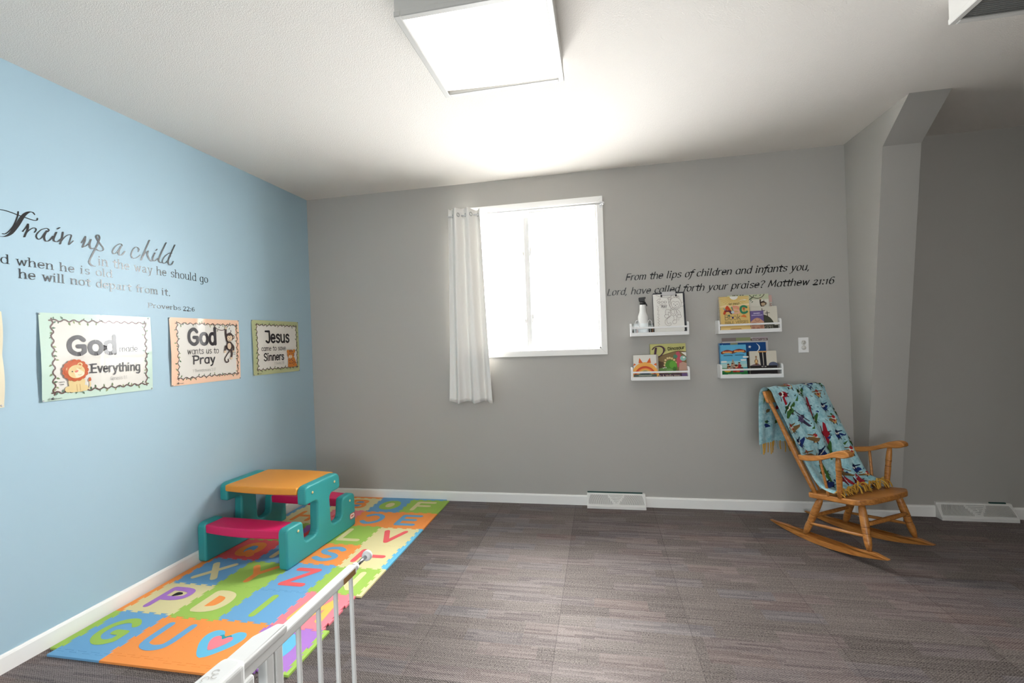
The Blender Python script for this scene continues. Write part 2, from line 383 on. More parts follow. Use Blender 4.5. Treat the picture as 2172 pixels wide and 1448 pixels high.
SERIF_TWO = set('hnmrpilfPtk1'); SERIF_TOPL = set('hnmripbdlukjI'); SERIF_DIAG = set('vwyxVWY')

class Art:
    """flat artwork laid on a surface: frame(u, v, h) -> point; every layer sits a hair above the one before"""
    def __init__(s, mb, frame, h0=0.0004, step=0.00012):
        s.mb, s.fr, s.h, s.step = mb, frame, h0, step; s.dh = 1.6e-5
    def up(s): s.h += s.step
    def poly(s, pts, m, lift=True):
        s.mb.face([s.fr(p[0], p[1], s.h) for p in pts], m)
        if lift: s.up()
    def rect(s, u0, v0, u1, v1, m, n=1):
        if n == 1: s.poly([(u0, v0), (u1, v0), (u1, v1), (u0, v1)], m)
        else:
            s.mb.grid(lambda a, b: s.fr(u0 + (u1 - u0) * a, v0 + (v1 - v0) * b, s.h), n, n, m); s.up()
    def ell(s, x, y, a, b, m, rot=0.0, n=20, t0=0.0, t1=360.0):
        c, d = math.cos(math.radians(rot)), math.sin(math.radians(rot)); P = []
        full = t1 - t0 >= 360
        for k in range(n if full else n + 1):
            t = math.radians(t0 + (t1 - t0) * k / n); p, q = a * math.cos(t), b * math.sin(t)
            P.append((x + p * c - q * d, y + p * d + q * c))
        s.poly(P, m)
    def blob(s, pts, m, k=5):
        s.poly([(p.x, p.y) for p in catmull([(x, y, 0) for x, y in pts], k, True)], m)
    def stroke(s, pts, m, nib, smooth=False, closed=False, k=6, lift=True, taper=False):
        """nib: radius or (a, b, angle in degrees)"""
        if not isinstance(nib, tuple): nib = (nib, nib, 0.0)
        a, b, th = nib[0], nib[1], math.radians(nib[2]); ct, st = math.cos(th), math.sin(th)
        P = [Vector((p[0], p[1])) for p in pts]
        if smooth or closed: P = [Vector((p.x, p.y)) for p in catmull([(x, y, 0) for x, y in [tuple(q) for q in P]], k, closed)]
        if closed: P.append(P[0].copy())
        def contact(n_, f):
            x, y = n_.x * ct + n_.y * st, -n_.x * st + n_.y * ct
            hh = math.sqrt((a * x) ** 2 + (b * y) ** 2) or 1e-9
            x, y = a * a * x / hh * f, b * b * y / hh * f
            return Vector((x * ct - y * st, x * st + y * ct))
        N = len(P) - 1
        fr_ = s.fr; h = s.h; mb = s.mb; DH = s.dh     # parts of one stroke never share a plane
        tf = lambda i: (0.25 + 0.75 * math.sin(PI * min(max(i / N, 0), 1))) if taper else 1.0
        prev = None
        for i in range(N):
            d = P[i + 1] - P[i]
            if d.length < 1e-9: continue
            d.normalize(); nn = Vector((-d.y, d.x))
            if smooth or closed:   # shared normals along curves
                dp = (P[i] - P[i - 1]) if i > 0 else d; dn = (P[i + 2] - P[i + 1]) if i + 2 <= N else d
                d0 = (d + dp.normalized()) if dp.length > 1e-9 else d; d1 = (d + dn.normalized()) if dn.length > 1e-9 else d
                n0 = Vector((-d0.y, d0.x)).normalized() if d0.length > 1e-6 else nn; n1 = Vector((-d1.y, d1.x)).normalized() if d1.length > 1e-6 else nn
            else: n0 = n1 = nn
            c0, c1 = contact(n0, tf(i)), contact(n1, tf(i + 1))
            q = [P[i] + c0, P[i + 1] + c1, P[i + 1] - c1, P[i] - c0]
            hq = h + DH * (1 + (i % 3 if (smooth or closed) else i))
            mb.face([fr_(v.x, v.y, hq) for v in q], m)
        ends = [0, N] if (smooth and not closed) else ([] if closed else range(N + 1))
        for i in ends:
            f = tf(i); E = []
            for k_ in range(10):
                t = 2 * PI * k_ / 10; x, y = a * math.cos(t) * f, b * math.sin(t) * f
                E.append((P[i].x + x * ct - y * st, P[i].y + x * st + y * ct))
            mb.face([fr_(x, y, h - DH * (i + 1 if not smooth else (1 if i == 0 else 2))) for x, y in E], m)
        used = DH * (3 + (2 if (smooth or closed) else N)); s.h += used
        if lift: s.up()
    def text(s, txt, x, y, xh, m, nib=0.9, width=None, shear=0.0, sx=1.0, italic=False, serif=False, gap=1.2, rise=0.0, jit=0.0):
        """xh: x-height in the frame's units; nib in glyph units; width: fit the line to this length"""
        k = xh / 10.0
        glyph = lambda c: ITALIC[c] if italic and c in ITALIC else SERIF[c] if serif and c in SERIF else GL[c]
        adv = [glyph(c)[0] + gap for c in txt]
        tot = (sum(adv) - gap) * k; base_h = s.h; top_h = s.h
        if width: sx = width / tot
        if not isinstance(nib, tuple): nib = (nib, nib, 0.0)
        nb = (nib[0] * k * min(1, 0.5 + 0.5 * sx), nib[1] * k, nib[2]); cx = 0.0; rng = random.Random(len(txt))
        for c, ad in zip(txt, adv):
            src = glyph(c)[1]
            dy = rng.uniform(-jit, jit); s.h = base_h
            T = lambda p: (x + (cx + p[0] + p[1] * shear) * k * sx, y + (p[1] + dy) * k + rise * (cx + p[0]) * k * sx)
            segs = []
            for part in [q for q in src.split(';') if q]:
                kind, rest = part[0], part[1:].split(); pts = [tuple(float(v) for v in q.split(',')) for q in rest]
                dot = kind == 'l' and len(pts) == 2 and abs(pts[0][1] - pts[1][1]) < .3
                s.stroke([T(p) for p in pts], m, (nb[0] * 1.3,) * 2 + (0,) if dot else nb, smooth=kind == 's', closed=kind == 'c', lift=False, k=5)
                if dot: continue
                if kind == 'l': segs.append(pts)
            if serif:
                for pts in segs:
                    for j, (p, q) in enumerate(((pts[0], pts[1]), (pts[-1], pts[-2]))):
                        if abs(p[0] - q[0]) < 0.01 and abs(p[1] - q[1]) > 3:      # end of an upright stem
                            bottom = p[1] < q[1]
                            if bottom and c == 'a': continue
                            elif bottom and c in 'du': a_, b_ = 0, 1.9
                            elif bottom and c in 'gtbyq': continue
                            elif bottom: a_, b_ = -1.9, 1.9
                            elif c in 'ft': continue
                            elif c in 'ag': a_, b_ = 0, .01
                            else: a_, b_ = -2.0, (0.3 if c not in 'P' else 0.3)
                            s.stroke([T((p[0] + a_, p[1])), T((p[0] + b_, p[1]))], m, (nb[1], nb[1], 0), lift=False)
                        elif c in 'vwyVW' and p[1] >= 9.9:
                            s.stroke([T((p[0] - 1.8, p[1])), T((p[0] + 1.8, p[1]))], m, (nb[1], nb[1], 0), lift=False)
            cx += ad; top_h = max(top_h, s.h)
        s.h = top_h; s.up()
        return tot * sx if width is None else width

def on_left_wall(u, v, h): return Vector((h, u, v))
def on_back_wall(u, v, h): return Vector((u, -h, v))

# ================================================================ the room
H = 2.74
XR, YF = 8.4, -7.0          # unseen far side and the wall behind the camera
def slab(name, boxes, m):
    b = MB()
    for q in boxes: b.box(*q, m)
    return struct(b.build(name))
slab('floor', [(-0.15, 4.05, YF - .15, 0.15, -0.1, 0.0), (4.05, XR + .15, -3.85, 0.15, -0.1, 0.0)], M_CARPET)
slab('ceiling', [(-0.15, 4.05, YF - .15, 0.15, H, H + 0.1), (4.05, XR + .15, -3.85, 0.15, H, H + 0.1)], M_CEIL)
slab('wall_left', [(-0.15, 0, YF - .15, 0.15, 0, H)], M_BLUE)
WX0, WX1, WZ0, WZ1 = 1.449, 2.631, 1.285, 2.476     # window opening
slab('wall_back', [(0, WX0, 0, 0.15, 0, H), (WX1, XR, 0, 0.15, 0, H), (WX0, WX1, 0, 0.15, 0, WZ0), (WX0, WX1, 0, 0.15, WZ1, H)], M_WALL)
slab('wall_right', [(XR, XR + .15, -3.85, 0.15, 0, H)], M_WALL)
YF0 = -7.0
# the camera looks in from a wide opening; the rear window is unseen, added as fill light
slab('wall_front', [(0, 1.5, YF0 - .15, YF0, 0, H), (3.7, 4.05, YF0 - .15, YF0, 0, H), (1.5, 3.7, YF0 - .15, YF0, 2.2, H), (1.5, 3.7, YF0 - .15, YF0, 0, .5)], M_WALL)
slab('wall_partition', [(3.9, XR, -3.85, -3.72, 0, H)], M_WALL)  # unseen wall, added to keep rear light off the alcove
slab('wall_hall', [(3.9, 4.05, YF0, -3.85, 0, H)], M_WALL)
slab('rear_fill_window', [(1.5, 3.7, YF0 - .09, YF0 - .08, .5, 2.2)], M_TINT)  # unseen pane, added for soft fill from behind the camera


# tapered frame column boxed in drywall: a haunch that widens up to the ceiling
b = MB()
CX0, CX1 = 4.447, 4.664
prof = [(0.0, 0.0), (-0.118, 0.0), (-0.461, 2.537), (-0.728, H), (0.0, H)]
b.prism(prof, lambda y, z: (CX0, y, z), lambda y, z: (CX1, y, z), M_WALL)
struct(b.build('column'))

# baseboards
def baseboard(name, x0, x1, y0, y1, nx, ny):
    """runs from (x0, y0) to (x1, y1); (nx, ny) points into the room"""
    b = MB(); t, hh = 0.013, 0.081
    pr = [(0, 0), (t, 0), (t, hh - .012), (t * .75, hh - .004), (t * .4, hh), (0, hh)]
    b.prism(pr, lambda d, z: (x0 + nx * d, y0 + ny * d, z), lambda d, z: (x1 + nx * d, y1 + ny * d, z), M_TRIM)
    return struct(b.build(name))
baseboard('baseboard_left', 0, 0, 0, YF, 1, 0)
baseboard('baseboard_back', 0.013, CX0, 0, 0, 0, -1)
baseboard('baseboard_alcove', CX1, XR, 0, 0, 0, -1)
b = MB()     # around the foot of the column
pr = [(0, 0), (.013, 0), (.013, .069), (.009, .078), (.005, .081), (0, .081)]
b.prism(pr, lambda d, z: (CX0 - d, -.013, z), lambda d, z: (CX0 - d, -.118 - .135 * z - d, z), M_TRIM)
b.prism(pr, lambda d, z: (CX0 - d, -.118 - .135 * z - d, z), lambda d, z: (CX1 + d, -.118 - .135 * z - d, z), M_TRIM)
b.prism(pr, lambda d, z: (CX1 + d, -.118 - .135 * z - d, z), lambda d, z: (CX1 + d, -.013, z), M_TRIM)
struct(b.build('baseboard_column'))

# ---------------------------------------------------------------- window
win = bpy.data.objects.new('window_1', None); COL.objects.link(win); struct(win)
M_SASH = PM(232, 231, 228, 0.4, 0.4, name='window_white')
b = MB(); cw, ct = 0.049, 0.016
x0, x1, z0, z1 = WX0 - cw, WX1 + cw, WZ0 - cw, WZ1 + cw
def mitre(p, q, r, s_):   # one mitred board of the casing
    b.prism([p, q, r, s_], lambda x, z: (x, 0, z), lambda x, z: (x, -ct, z), M_TRIM, bev=.0015, seg=1)
mitre((x0, z0), (x1, z0), (WX1, WZ0), (WX0, WZ0)); mitre((x1, z0), (x1, z1), (WX1, WZ1), (WX1, WZ0))
mitre((x1, z1), (x0, z1), (WX0, WZ1), (WX1, WZ1)); mitre((x0, z1), (x0, z0), (WX0, WZ0), (WX0, WZ1))
b.build('casing', win)
b = MB()
for q in ((WX0, WX0 + .012, WZ0, WZ1), (WX1 - .012, WX1, WZ0, WZ1)): b.box(q[0], q[1], -.004, .15, q[2], q[3], M_SASH)
for q in ((WX0, WX1, WZ0, WZ0 + .012), (WX0, WX1, WZ1 - .012, WZ1)): b.box(q[0], q[1], -.004, .15, q[2], q[3], M_SASH)
b.build('jamb', win)
b = MB(); b.box(2.016, 2.062, .02, .12, WZ0 + .012, WZ1 - .012, M_SASH, .003)
b.build('mullion', win)
for sx0, sx1 in ((WX0 + .012, 2.016), (2.062, WX1 - .012)):
    b = MB(); f = .021; sz0, sz1 = WZ0 + .012, WZ1 - .012
    for q in ((sx0, sx0 + f, sz0, sz1), (sx1 - f, sx1, sz0, sz1), (sx0 + f, sx1 - f, sz0, sz0 + f), (sx0 + f, sx1 - f, sz1 - f, sz1)):
        b.box(q[0], q[1], .06, .10, q[2], q[3], M_SASH, .002, 1)
    s_ = b.build('sash', win)
    b = MB(); b.box(sx0 + f, sx1 - f, .078, .082, sz0 + f, sz1 - f, M_GLASS)
    b.build('glass', win)
M_HW = PM(205, 203, 198, .35, .5, name='window_hardware')
for z in (1.565, 2.135):
    for s_ in (-1, 1):
        b = MB(); xc = 2.039 + s_ * .031
        b.box(xc - .008, xc + .008, .035, .06, z - .028, z + .028, M_HW, .003)
        b.box(xc - .005, xc + .005, .018, .036, z - .05, z - .012, M_HW, .002)
        b.build('sash_lock', win)
b = MB(); b.box(2.36, 2.44, .03, .06, WZ0 + .012, WZ0 + .03, M_HW, .004)
b.tube([(2.41, .035, WZ0 + .03), (2.412, .02, WZ0 + .045), (2.40, .008, WZ0 + .042)], .005, M_HW, 8); b.build('crank_handle', win)

# curtain rod and curtain
M_ROD = PM(226, 226, 226, .3, .5, name='white_rod')
rod = thing('curtain_rod', 'slim white curtain rod across the top of the window frame', 'curtain rod', (2.04, -.055, 2.452))
b = MB(); b.tube([(-.66, 0, 0), (.635, 0, 0)], .0065, M_ROD, 12); b.build('pole', rod)
for sx_ in (-.64, .625):
    b = MB(); b.box(sx_ - .012, sx_ + .012, .0385, .05, -.025, .03, M_ROD, .003); b.tube([(sx_, .04, 0), (sx_, -.004, 0)], .006, M_ROD, 8); b.build('bracket', rod)
b = MB(); b.lathe([(.002, 0), (.012, .002), (.013, .012), (.009, .02), (.002, .022)], M_ROD, (.632, 0, 0), (1, 0, 0), 14); b.build('finial', rod)
m_c, n_, l_, p_ = nodemat('white_curtain_cloth')
p_.inputs['Base Color'].default_value = rgb(236, 234, 230); p_.inputs['Roughness'].default_value = .9
tl = n_.new('ShaderNodeBsdfTranslucent'); tl.inputs[0].default_value = rgb(236, 234, 230); mx_ = n_.new('ShaderNodeMixShader'); mx_.inputs[0].default_value = .05
l_.new(p_.outputs[0], mx_.inputs[1]); l_.new(tl.outputs[0], mx_.inputs[2]); l_.new(mx_.outputs[0], n_['Material Output'].inputs[0])
add_bump(m_c, 700.0, .15, .001)
cur = thing('curtain', 'short white grommet curtain bunched at one side of the window', 'curtain', (1.53, -.075, .862))
def cur_x(u, v):   # u across, v 0 bottom .. 1 top
    xb = 1.328 + .392 * u; xt = 1.386 + .285 * u
    if v > .86: xt = 1.386 + .285 * u + .0
    t = v ** .8
    return xb * (1 - t) + xt * t - 1.53
def cur_y(u, v):
    ph = u * 2 * PI * 2.6 + .4
    amp = .026 + .012 * v
    y = math.sin(ph) * amp + .010 * math.sin(ph * 2.3 + 1.0 + 2 * v) * (1 - v) + .008 * math.sin(3.1 * v + 5 * u)
    return y + (.0 if v < .97 else 0) + .016 * (1 - v)
def cur_z(u, v):
    return (1.655 - .006 * math.sin(u * 9) - .018 * u * 1.2) * v + .008 * math.sin(u * 2 * PI * 2.6 + 1.2) * (1 - v)
b = MB(); b.grid(lambda u, v: (cur_x(u, v), cur_y(u, v), cur_z(u, v)), 110, 40, m_c); co = b.build('cloth', cur)
md = co.modifiers.new('thickness', 'SOLIDIFY'); md.thickness = .0016
b = MB(); b.grid(lambda u, v: (cur_x(u, .018 + v * .004), cur_y(u, .018) - .0012, cur_z(u, .018 + v * .004)), 110, 1, m_c); b.build('hem', cur)
M_RING = PM(190, 192, 194, .25, .5, .9, name='grommet_steel')
for u in (.15, .34, .53, .72, .90):
    b = MB(); v = .967; P = Vector((cur_x(u, v), cur_y(u, v), 2.452 - .862)); e = .004
    d = Vector((cur_x(u + e, v) - cur_x(u - e, v), cur_y(u + e, v) - cur_y(u - e, v), 0)).normalized()
    ring = [P + d * (.0155 * math.cos(t)) + Vector((0, 0, .0155 * math.sin(t))) for t in [2 * PI * k / 18 for k in range(19)]]
    b.tube(ring, .003, M_RING, 6, False); b.build('grommet', cur)

# ---------------------------------------------------------------- ceiling fixtures
M_HOUS = PM(206, 204, 199, .45, .4, name='fixture_enamel')
M_DARKLENS = PM(120, 121, 119, .35, .5, name='unlit_prismatic_lens', bump=(300.0, .5, .002, 1.0))
M_GAP = PM(60, 58, 55, .8, .2, name='fixture_shadow_gap')
def fixture(label, x, y, lens, lamp=False):
    t = thing('ceiling_light', label, 'ceiling light', (x, y, H)); s = .3; hh = .108
    b = MB()
    b.box(-s, s, -s, s, -hh + .02, 0, M_HOUS); b.build('housing', t)
    b = MB(); fz0, fz1 = -hh - .002, -hh + .022
    for q in ((-s - .003, -s + .024, -s - .003, s + .003), (s - .024, s + .003, -s - .003, s + .003), (-s + .024, s - .024, -s - .003, -s + .024), (-s + .024, s - .024, s - .024, s + .003)):
        b.box(q[0], q[1], q[2], q[3], fz0, fz1, M_HOUS, .003, 1)
    b.build('door_frame', t)
    # the acrylic lens, one corner sagging out of its frame
    b = MB(); L = s - .024
    cut = .012 if lamp else 0.0
    b.prism([(-L, -L), (L, -L), (L, L - .004), (L * .2, L - .006), (-L * .55, L - .012 - cut * .4), (-L, L - .014 - cut)],
            lambda x_, y_: (x_, y_, -hh + .004), lambda x_, y_: (x_, y_, -hh + .008), lens); b.build('diffuser', t)
    if not lamp:
        b = MB()
        for k in range(42):
            yy = -L + .01 + k * (2 * L - .02) / 41; b.box(-L + .004, L - .004, yy, yy + .004, -hh + .0025, -hh + .0045, M_DARKLENS)
        b.build('lens_rib', t)
    b = MB(); b.box(-s + .05, -s + .05, 0, 0, 0, 0, M_HOUS) if False else b.box(-s - .0035, -s - .001, -s + .08, -s + .11, -hh + .004, -hh + .012, M_HOUS, .001, 1)
    b.build('latch', t)
    return t
fixture('lit square ceiling light box with a glowing white lens', 2.193, -1.862, M_LAMP, True)
fixture('switched-off ceiling light box with a dark ribbed lens', 4.402, -1.872, M_DARKLENS)
sd = thing('smoke_detector', 'round off-white smoke detector at the top edge of the ceiling', 'smoke detector', (3.465, -1.822, H))
b = MB(); m_sd = PM(225, 220, 205, .5, .4); b.lathe([(.072, 0), (.072, -.008), (.066, -.014), (.06, -.03), (.04, -.038), (.001, -.04)], m_sd, n=28); b.build('cover', sd)

# ---------------------------------------------------------------- wall outlet and floor-level vents
ol = thing('wall_outlet', 'white duplex wall outlet beside the bookshelves', 'outlet', (4.128, 0, 1.264))
b = MB(); b.box(-.035, .035, -.006, 0, -.057, .057, M_WHITE, .002); b.build('face_plate', ol)
M_SLOT = PM(45, 42, 40, .6)
M_REC = PM(214, 210, 202, .4)
for dz in (.0195, -.0195):
    b = MB(); b.lathe([(.0165, 0), (.0165, .0025), (.001, .003)], M_REC, (0, -.006, dz), (0, -1, 0), 20)
    if dz > 0:
        for dx in (-.0055, .0055): b.box(dx - .0012, dx + .0012, -.0094, -.0088, dz + .001, dz + .009, M_SLOT)
        b.lathe([(.0024, 0), (.0024, .0005)], M_SLOT, (0, -.0089, dz - .007), (0, -1, 0), 10)
    o = b.build('receptacle', ol)
    if dz < 0: o['label'] = 'receptacle with a blank safety cap'
b = MB(); b.lathe([(.003, 0), (.003, .001)], M_REC, (0, -.006, 0), (0, -1, 0), 10); b.build('screw', ol)

M_VENT = PM(228, 226, 222, .45, .4, name='vent_enamel')
M_GREEN = PM(20, 62, 58, .7)
def vent(label, x, wd, foam):
    t = thing('baseboard_vent', label, 'vent', (x, 0, 0)); hw = wd / 2; D = .078; top = .108; ty = -.016
    b = MB()
    pr = [(0, 0), (-D, 0), (-D, .020), (-D + .006, .024), (ty, top), (0, top)]
    b.prism([(-.0001, 0), (-D, 0), (-D, .020), (-D + .006, .024), (ty - .004, top - .012), (ty, top - .002), (0, top)],
            lambda y, z: (-hw, y, z), lambda y, z: (hw, y, z), M_VENT, bev=.0015, seg=1)
    b.build('body', t)
    # sloping face: local coordinates a (across) and c (up the slope)
    p0 = Vector((0, -D + .006, .025)); p1 = Vector((0, ty - .004, top - .011)); sl = p1 - p0; L = sl.length; dr = sl.normalized(); nn = Vector((0, -dr.z, dr.y))
    b = MB(); A = Art(b, lambda u, v, h: Vector((u, 0, 0)) + p0 + dr * v + nn * h, .0006, .0002)
    dk = PM(96, 94, 90, .8); c0, c1 = .010, L - .004
    for sgn in (-1, 1):
        for k in range(26):
            r0 = .022 + k * (hw - .03) / 26
            pts = []
            for j in range(7):
                v = c0 + (c1 - c0) * j / 6
                xx = r0 - .012 * (v / L) ** 2 * 1.5 + .0
                if xx < v * .72 + .006: continue
                pts.append((sgn * xx, v))
            if len(pts) > 1: A.stroke(pts, dk, .0011, lift=False)
    for k in range(6):
        v = c0 + .012 + k * (c1 - c0 - .014) / 5; A.stroke([(-v * .72 + .006, v), (v * .72 - .006, v)], dk, .0009, lift=False)
    A.up()
    for sgn in (-1, 1): A.stroke([(0, c0 - .004), (sgn * (c1 * .74), c1 + .001)], M_VENT, .0032)
    b.build('grille', t)
    b = MB(); b.box(-.004, .004, -.053, -.041, .066, .078, M_VENT, .002); b.box(-.0015, .0015, -.064, -.05, .066, .072, M_VENT, .001, 1); b.build('damper_lever', t)
    b = MB(); b.box(foam[0], foam[1], -.012, -.001, top - .002, top + .007, M_GREEN, .002); b.build('foam_seal', t)
    return t
vent('white baseboard vent centred below the window, green foam along its whole top', 2.705, .462, (-.228, .21))
vent('white baseboard vent in the dark alcove beyond the column', 5.18, .462, (.10, .2))

# ================================================================ lettering on the walls
SCRIPT = [
('w','-2.228,1.925 -2.217,1.926 -2.204,1.932 -2.190,1.945 -2.178,1.964 -2.163,1.992 -2.149,2.022 -2.137,2.044 -2.124,2.059 -2.112,2.066 -2.101,2.065 -2.095,2.056'),
('n','-2.158,2.055 -2.160,2.038 -2.167,2.013 -2.178,1.984 -2.194,1.957 -2.208,1.941 -2.218,1.939'),
('n','-2.232,2.045 -2.223,2.046 -2.207,2.047 -2.185,2.044 -2.161,2.039 -2.139,2.035 -2.116,2.031 -2.099,2.029 -2.087,2.033 -2.085,2.043'),
('n','-2.144,1.966 -2.132,1.987 -2.123,2.006'),
('m','-2.123,2.006 -2.125,1.983 -2.139,1.941'),
('n','-2.134,1.955 -2.121,1.976 -2.103,1.992 -2.093,1.991 -2.093,1.982 -2.099,1.972'),
('n','-2.046,1.986 -2.040,1.995 -2.045,2.002 -2.056,2.000 -2.074,1.988 -2.090,1.965 -2.092,1.951 -2.084,1.942 -2.072,1.951 -2.060,1.974 -2.049,1.991'),
('m','-2.049,1.991 -2.060,1.963 -2.059,1.945 -2.052,1.939 -2.039,1.947 -2.023,1.971'),
('m','-2.009,1.993 -2.021,1.960 -2.021,1.948 -2.013,1.945 -2.004,1.948 -1.992,1.962'),
('m','-2.004,2.010 -2.000,2.014 -1.994,2.019'),
('m','-1.981,2.000 -1.985,1.975 -1.995,1.937'),
('n','-1.991,1.950 -1.974,1.976 -1.957,1.991 -1.944,1.992 -1.950,1.968 -1.957,1.942 -1.946,1.953 -1.936,1.965'),
('n','-1.899,1.962 -1.889,1.981 -1.879,2.000'),
('m','-1.879,2.000 -1.882,1.976 -1.895,1.940'),
('n','-1.895,1.940 -1.878,1.951 -1.863,1.969 -1.853,1.990'),
('m','-1.853,1.990 -1.860,1.965 -1.859,1.947 -1.852,1.941 -1.842,1.946'),
('m','-1.815,1.987 -1.823,1.999 -1.827,2.010 -1.822,2.020 -1.814,2.020 -1.810,2.007 -1.815,1.987 -1.827,1.958 -1.846,1.917 -1.860,1.886 -1.865,1.869 -1.860,1.857 -1.848,1.850 -1.836,1.851'),
('n','-1.815,1.987 -1.804,1.971 -1.793,1.954 -1.795,1.943 -1.807,1.937 -1.820,1.938 -1.829,1.943'),
('n','-1.701,1.980 -1.693,1.988 -1.696,1.996 -1.707,1.995 -1.729,1.977 -1.744,1.952 -1.745,1.937 -1.733,1.936 -1.716,1.955 -1.699,1.983'),
('m','-1.699,1.983 -1.712,1.952 -1.712,1.936 -1.704,1.932 -1.693,1.939 -1.679,1.959'),
('n','-1.602,1.971 -1.597,1.985 -1.606,1.995 -1.620,1.993 -1.635,1.972 -1.643,1.948 -1.640,1.931 -1.626,1.928 -1.608,1.937 -1.589,1.955'),
('m','-1.531,2.053 -1.552,2.006 -1.588,1.924'),
('n','-1.581,1.936 -1.562,1.968 -1.542,1.987'),
('m','-1.542,1.987 -1.547,1.965 -1.539,1.943 -1.527,1.930 -1.516,1.932'),
('m','-1.500,1.983 -1.514,1.953 -1.514,1.936 -1.502,1.934 -1.484,1.952'),
('m','-1.494,1.997 -1.490,2.002 -1.486,2.008'),
('m','-1.424,2.060 -1.451,2.007 -1.475,1.953 -1.476,1.935 -1.467,1.929 -1.454,1.934'),
('n','-1.388,2.000 -1.405,1.998 -1.436,1.973 -1.453,1.945 -1.452,1.930 -1.437,1.931 -1.420,1.947 -1.398,1.982'),
('m','-1.365,2.058 -1.391,2.005 -1.413,1.955 -1.414,1.931 -1.404,1.924 -1.390,1.933 -1.381,1.951'),
]
wd = thing('wall_decal', 'black script and serif Bible verse lettering on the blue wall', 'wall lettering', (0, 0, 0))
b = MB(); A = Art(b, on_left_wall, .0006, .0001)
for kind, t in SCRIPT:
    pts = [tuple(float(v) for v in q.split(',')) for q in t.split()]
    nib = {'w': (.0095, .0028, 8), 'n': (.0034, .0016, 20), 'm': (.0046, .0016, 15)}[kind]
    A.stroke(pts, M_VINYL, nib, smooth=True, taper=kind == 'w', lift=False)
b.build('script_line', wd)
SN = (.86, .36, 8)
b = MB(); A = Art(b, on_left_wall, .0006, .0001)
def wline(txt, y0, y1, z0, z1, xh, nib=SN): A.text(txt, y0, z0, xh, M_VINYL, nib, width=y1 - y0, serif=True, rise=(z1 - z0) / (y1 - y0), gap=2.0)
wline('in the way he should go', -1.819, -1.124, 1.859, 1.845, .0335)
wline('and when he is old', -2.300, -1.752, 1.807, 1.801, .0275)
wline('he will not depart from it.', -2.164, -1.408, 1.747, 1.731, .0285)
b.build('verse_lines', wd)
b = MB(); A = Art(b, on_left_wall, .0006, .0001)
wline('Proverbs', -1.552, -1.338, 1.650, 1.6455, .0185, (1.3, .62, 8)); b.build('reference_name', wd)
b = MB(); A = Art(b, on_left_wall, .0006, .0001); wline('22:6', -1.322, -1.238, 1.645, 1.643, .0185, (1.3, .62, 8)); b.build('reference_number', wd)

wd2 = thing('wall_decal', 'black italic Bible verse lettering on the grey wall above the shelves', 'wall lettering', (0, 0, 0))
IN = (1.15, .42, 20)
b = MB(); A = Art(b, on_back_wall, .0006, .0001)
A.text('From the lips of children and infants you,', 2.842, 1.828, .037, M_VINYL, IN, width=1.345, shear=.26, italic=True, gap=1.3); b.build('first_line', wd2)
b = MB(); A = Art(b, on_back_wall, .0006, .0001)
A.text('Lord, have called forth your praise? Matthew 21:16', 2.692, 1.715, .036, M_VINYL, IN, width=1.655, shear=.26, italic=True, gap=1.3); b.build('second_line', wd2)

# ================================================================ posters on the blue wall (artwork in centimetres)
BLK = PM(38, 32, 36, .3, .4); BRN = PM(84, 54, 46, .35, .4); PAPER = (226, 222, 214)
def sheen(r, g, b_): return PM(r, g, b_, .17, .5)
GREY = PM(140, 136, 132, .3, .4)
def poster(label, y0, z0, wd_, ht, border, bulge, frame=(4.9, 3.9, 51.4, 38.9), vine=1.0):
    t = thing('poster', label, 'poster', (0, 0, 0), 0, 'Bible verse posters on the blue wall')
    def fr(u, v, h):
        a, c = u / 55.0, v / 42.5
        return Vector((.0012 + h + bulge(a, c), y0 + wd_ * a, z0 + ht * c))
    b = MB()
    b.grid(lambda a, c: fr(a * 55, c * 42.5, 0), 44, 34, border)
    A = Art(b, fr, .00025, .00012)
    A.mb.grid(lambda a, c: fr(frame[0] + (frame[2] - frame[0]) * a, frame[1] + (frame[3] - frame[1]) * c, A.h), 36, 28, sheen(*PAPER)); A.up(); A.up()
    return t, b, A, fr
LEAF = [(118, 134, 96), (88, 112, 84), (150, 160, 120), (104, 128, 110)]
def vines(A, x0, y0, x1, y1, rad, seed, n=(11, 8), col=BRN):
    R = random.Random(seed)
    def side(p, q, waves, a):
        p, q = Vector(p), Vector(q); d = q - p; nn = Vector((-d.y, d.x)).normalized(); N = waves * 6; pts = []
        for k in range(N + 1):
            t = k / N; o = nn * (a * math.sin(2 * PI * waves * t + R.uniform(-.25, .25)))
            pts.append(tuple(p + d * t + o))
        ext = d.normalized() * 1.0
        pts = [tuple(p - ext)] + pts + [tuple(q + ext)]
        for k in range(2, N, 3):
            x, y = pts[k]; s_ = 1 if R.random() < .5 else -1; L = R.uniform(1.1, 2.1); ang = math.atan2(nn.y, nn.x) * 1 + (0 if s_ > 0 else PI) + R.uniform(-.8, .8)
            c, s2 = math.cos(ang), math.sin(ang); w_ = L * .24
            P = [(x + c * L * f - s2 * w_ * g, y + s2 * L * f + c * w_ * g) for f, g in ((.15, 0), (.4, 1), (.7, .8), (1.05, 0), (.7, -.8), (.4, -1))]
            A.poly(P, sheen(*R.choice(LEAF)), False)
        A.up(); A.stroke(pts, col, rad, smooth=True, k=3)
    side((x0, y0), (x0, y1), n[1], .55); side((x0, y1), (x1, y1), n[0], .5); side((x1, y1), (x1, y0), n[1], .5); side((x1, y0), (x0, y0), n[0], .5)
def pins(t, fr, pts):
    for k, (u, v) in enumerate(pts):
        b = MB(); P = fr(u, v, .0); b.lathe([(.004, 0), (.0045, .0015), (.003, .004), (.0005, .0045)], PM(210, 212, 214, .25, .5, .6), P, (1, 0, 0), 12); b.build('push_pin', t)
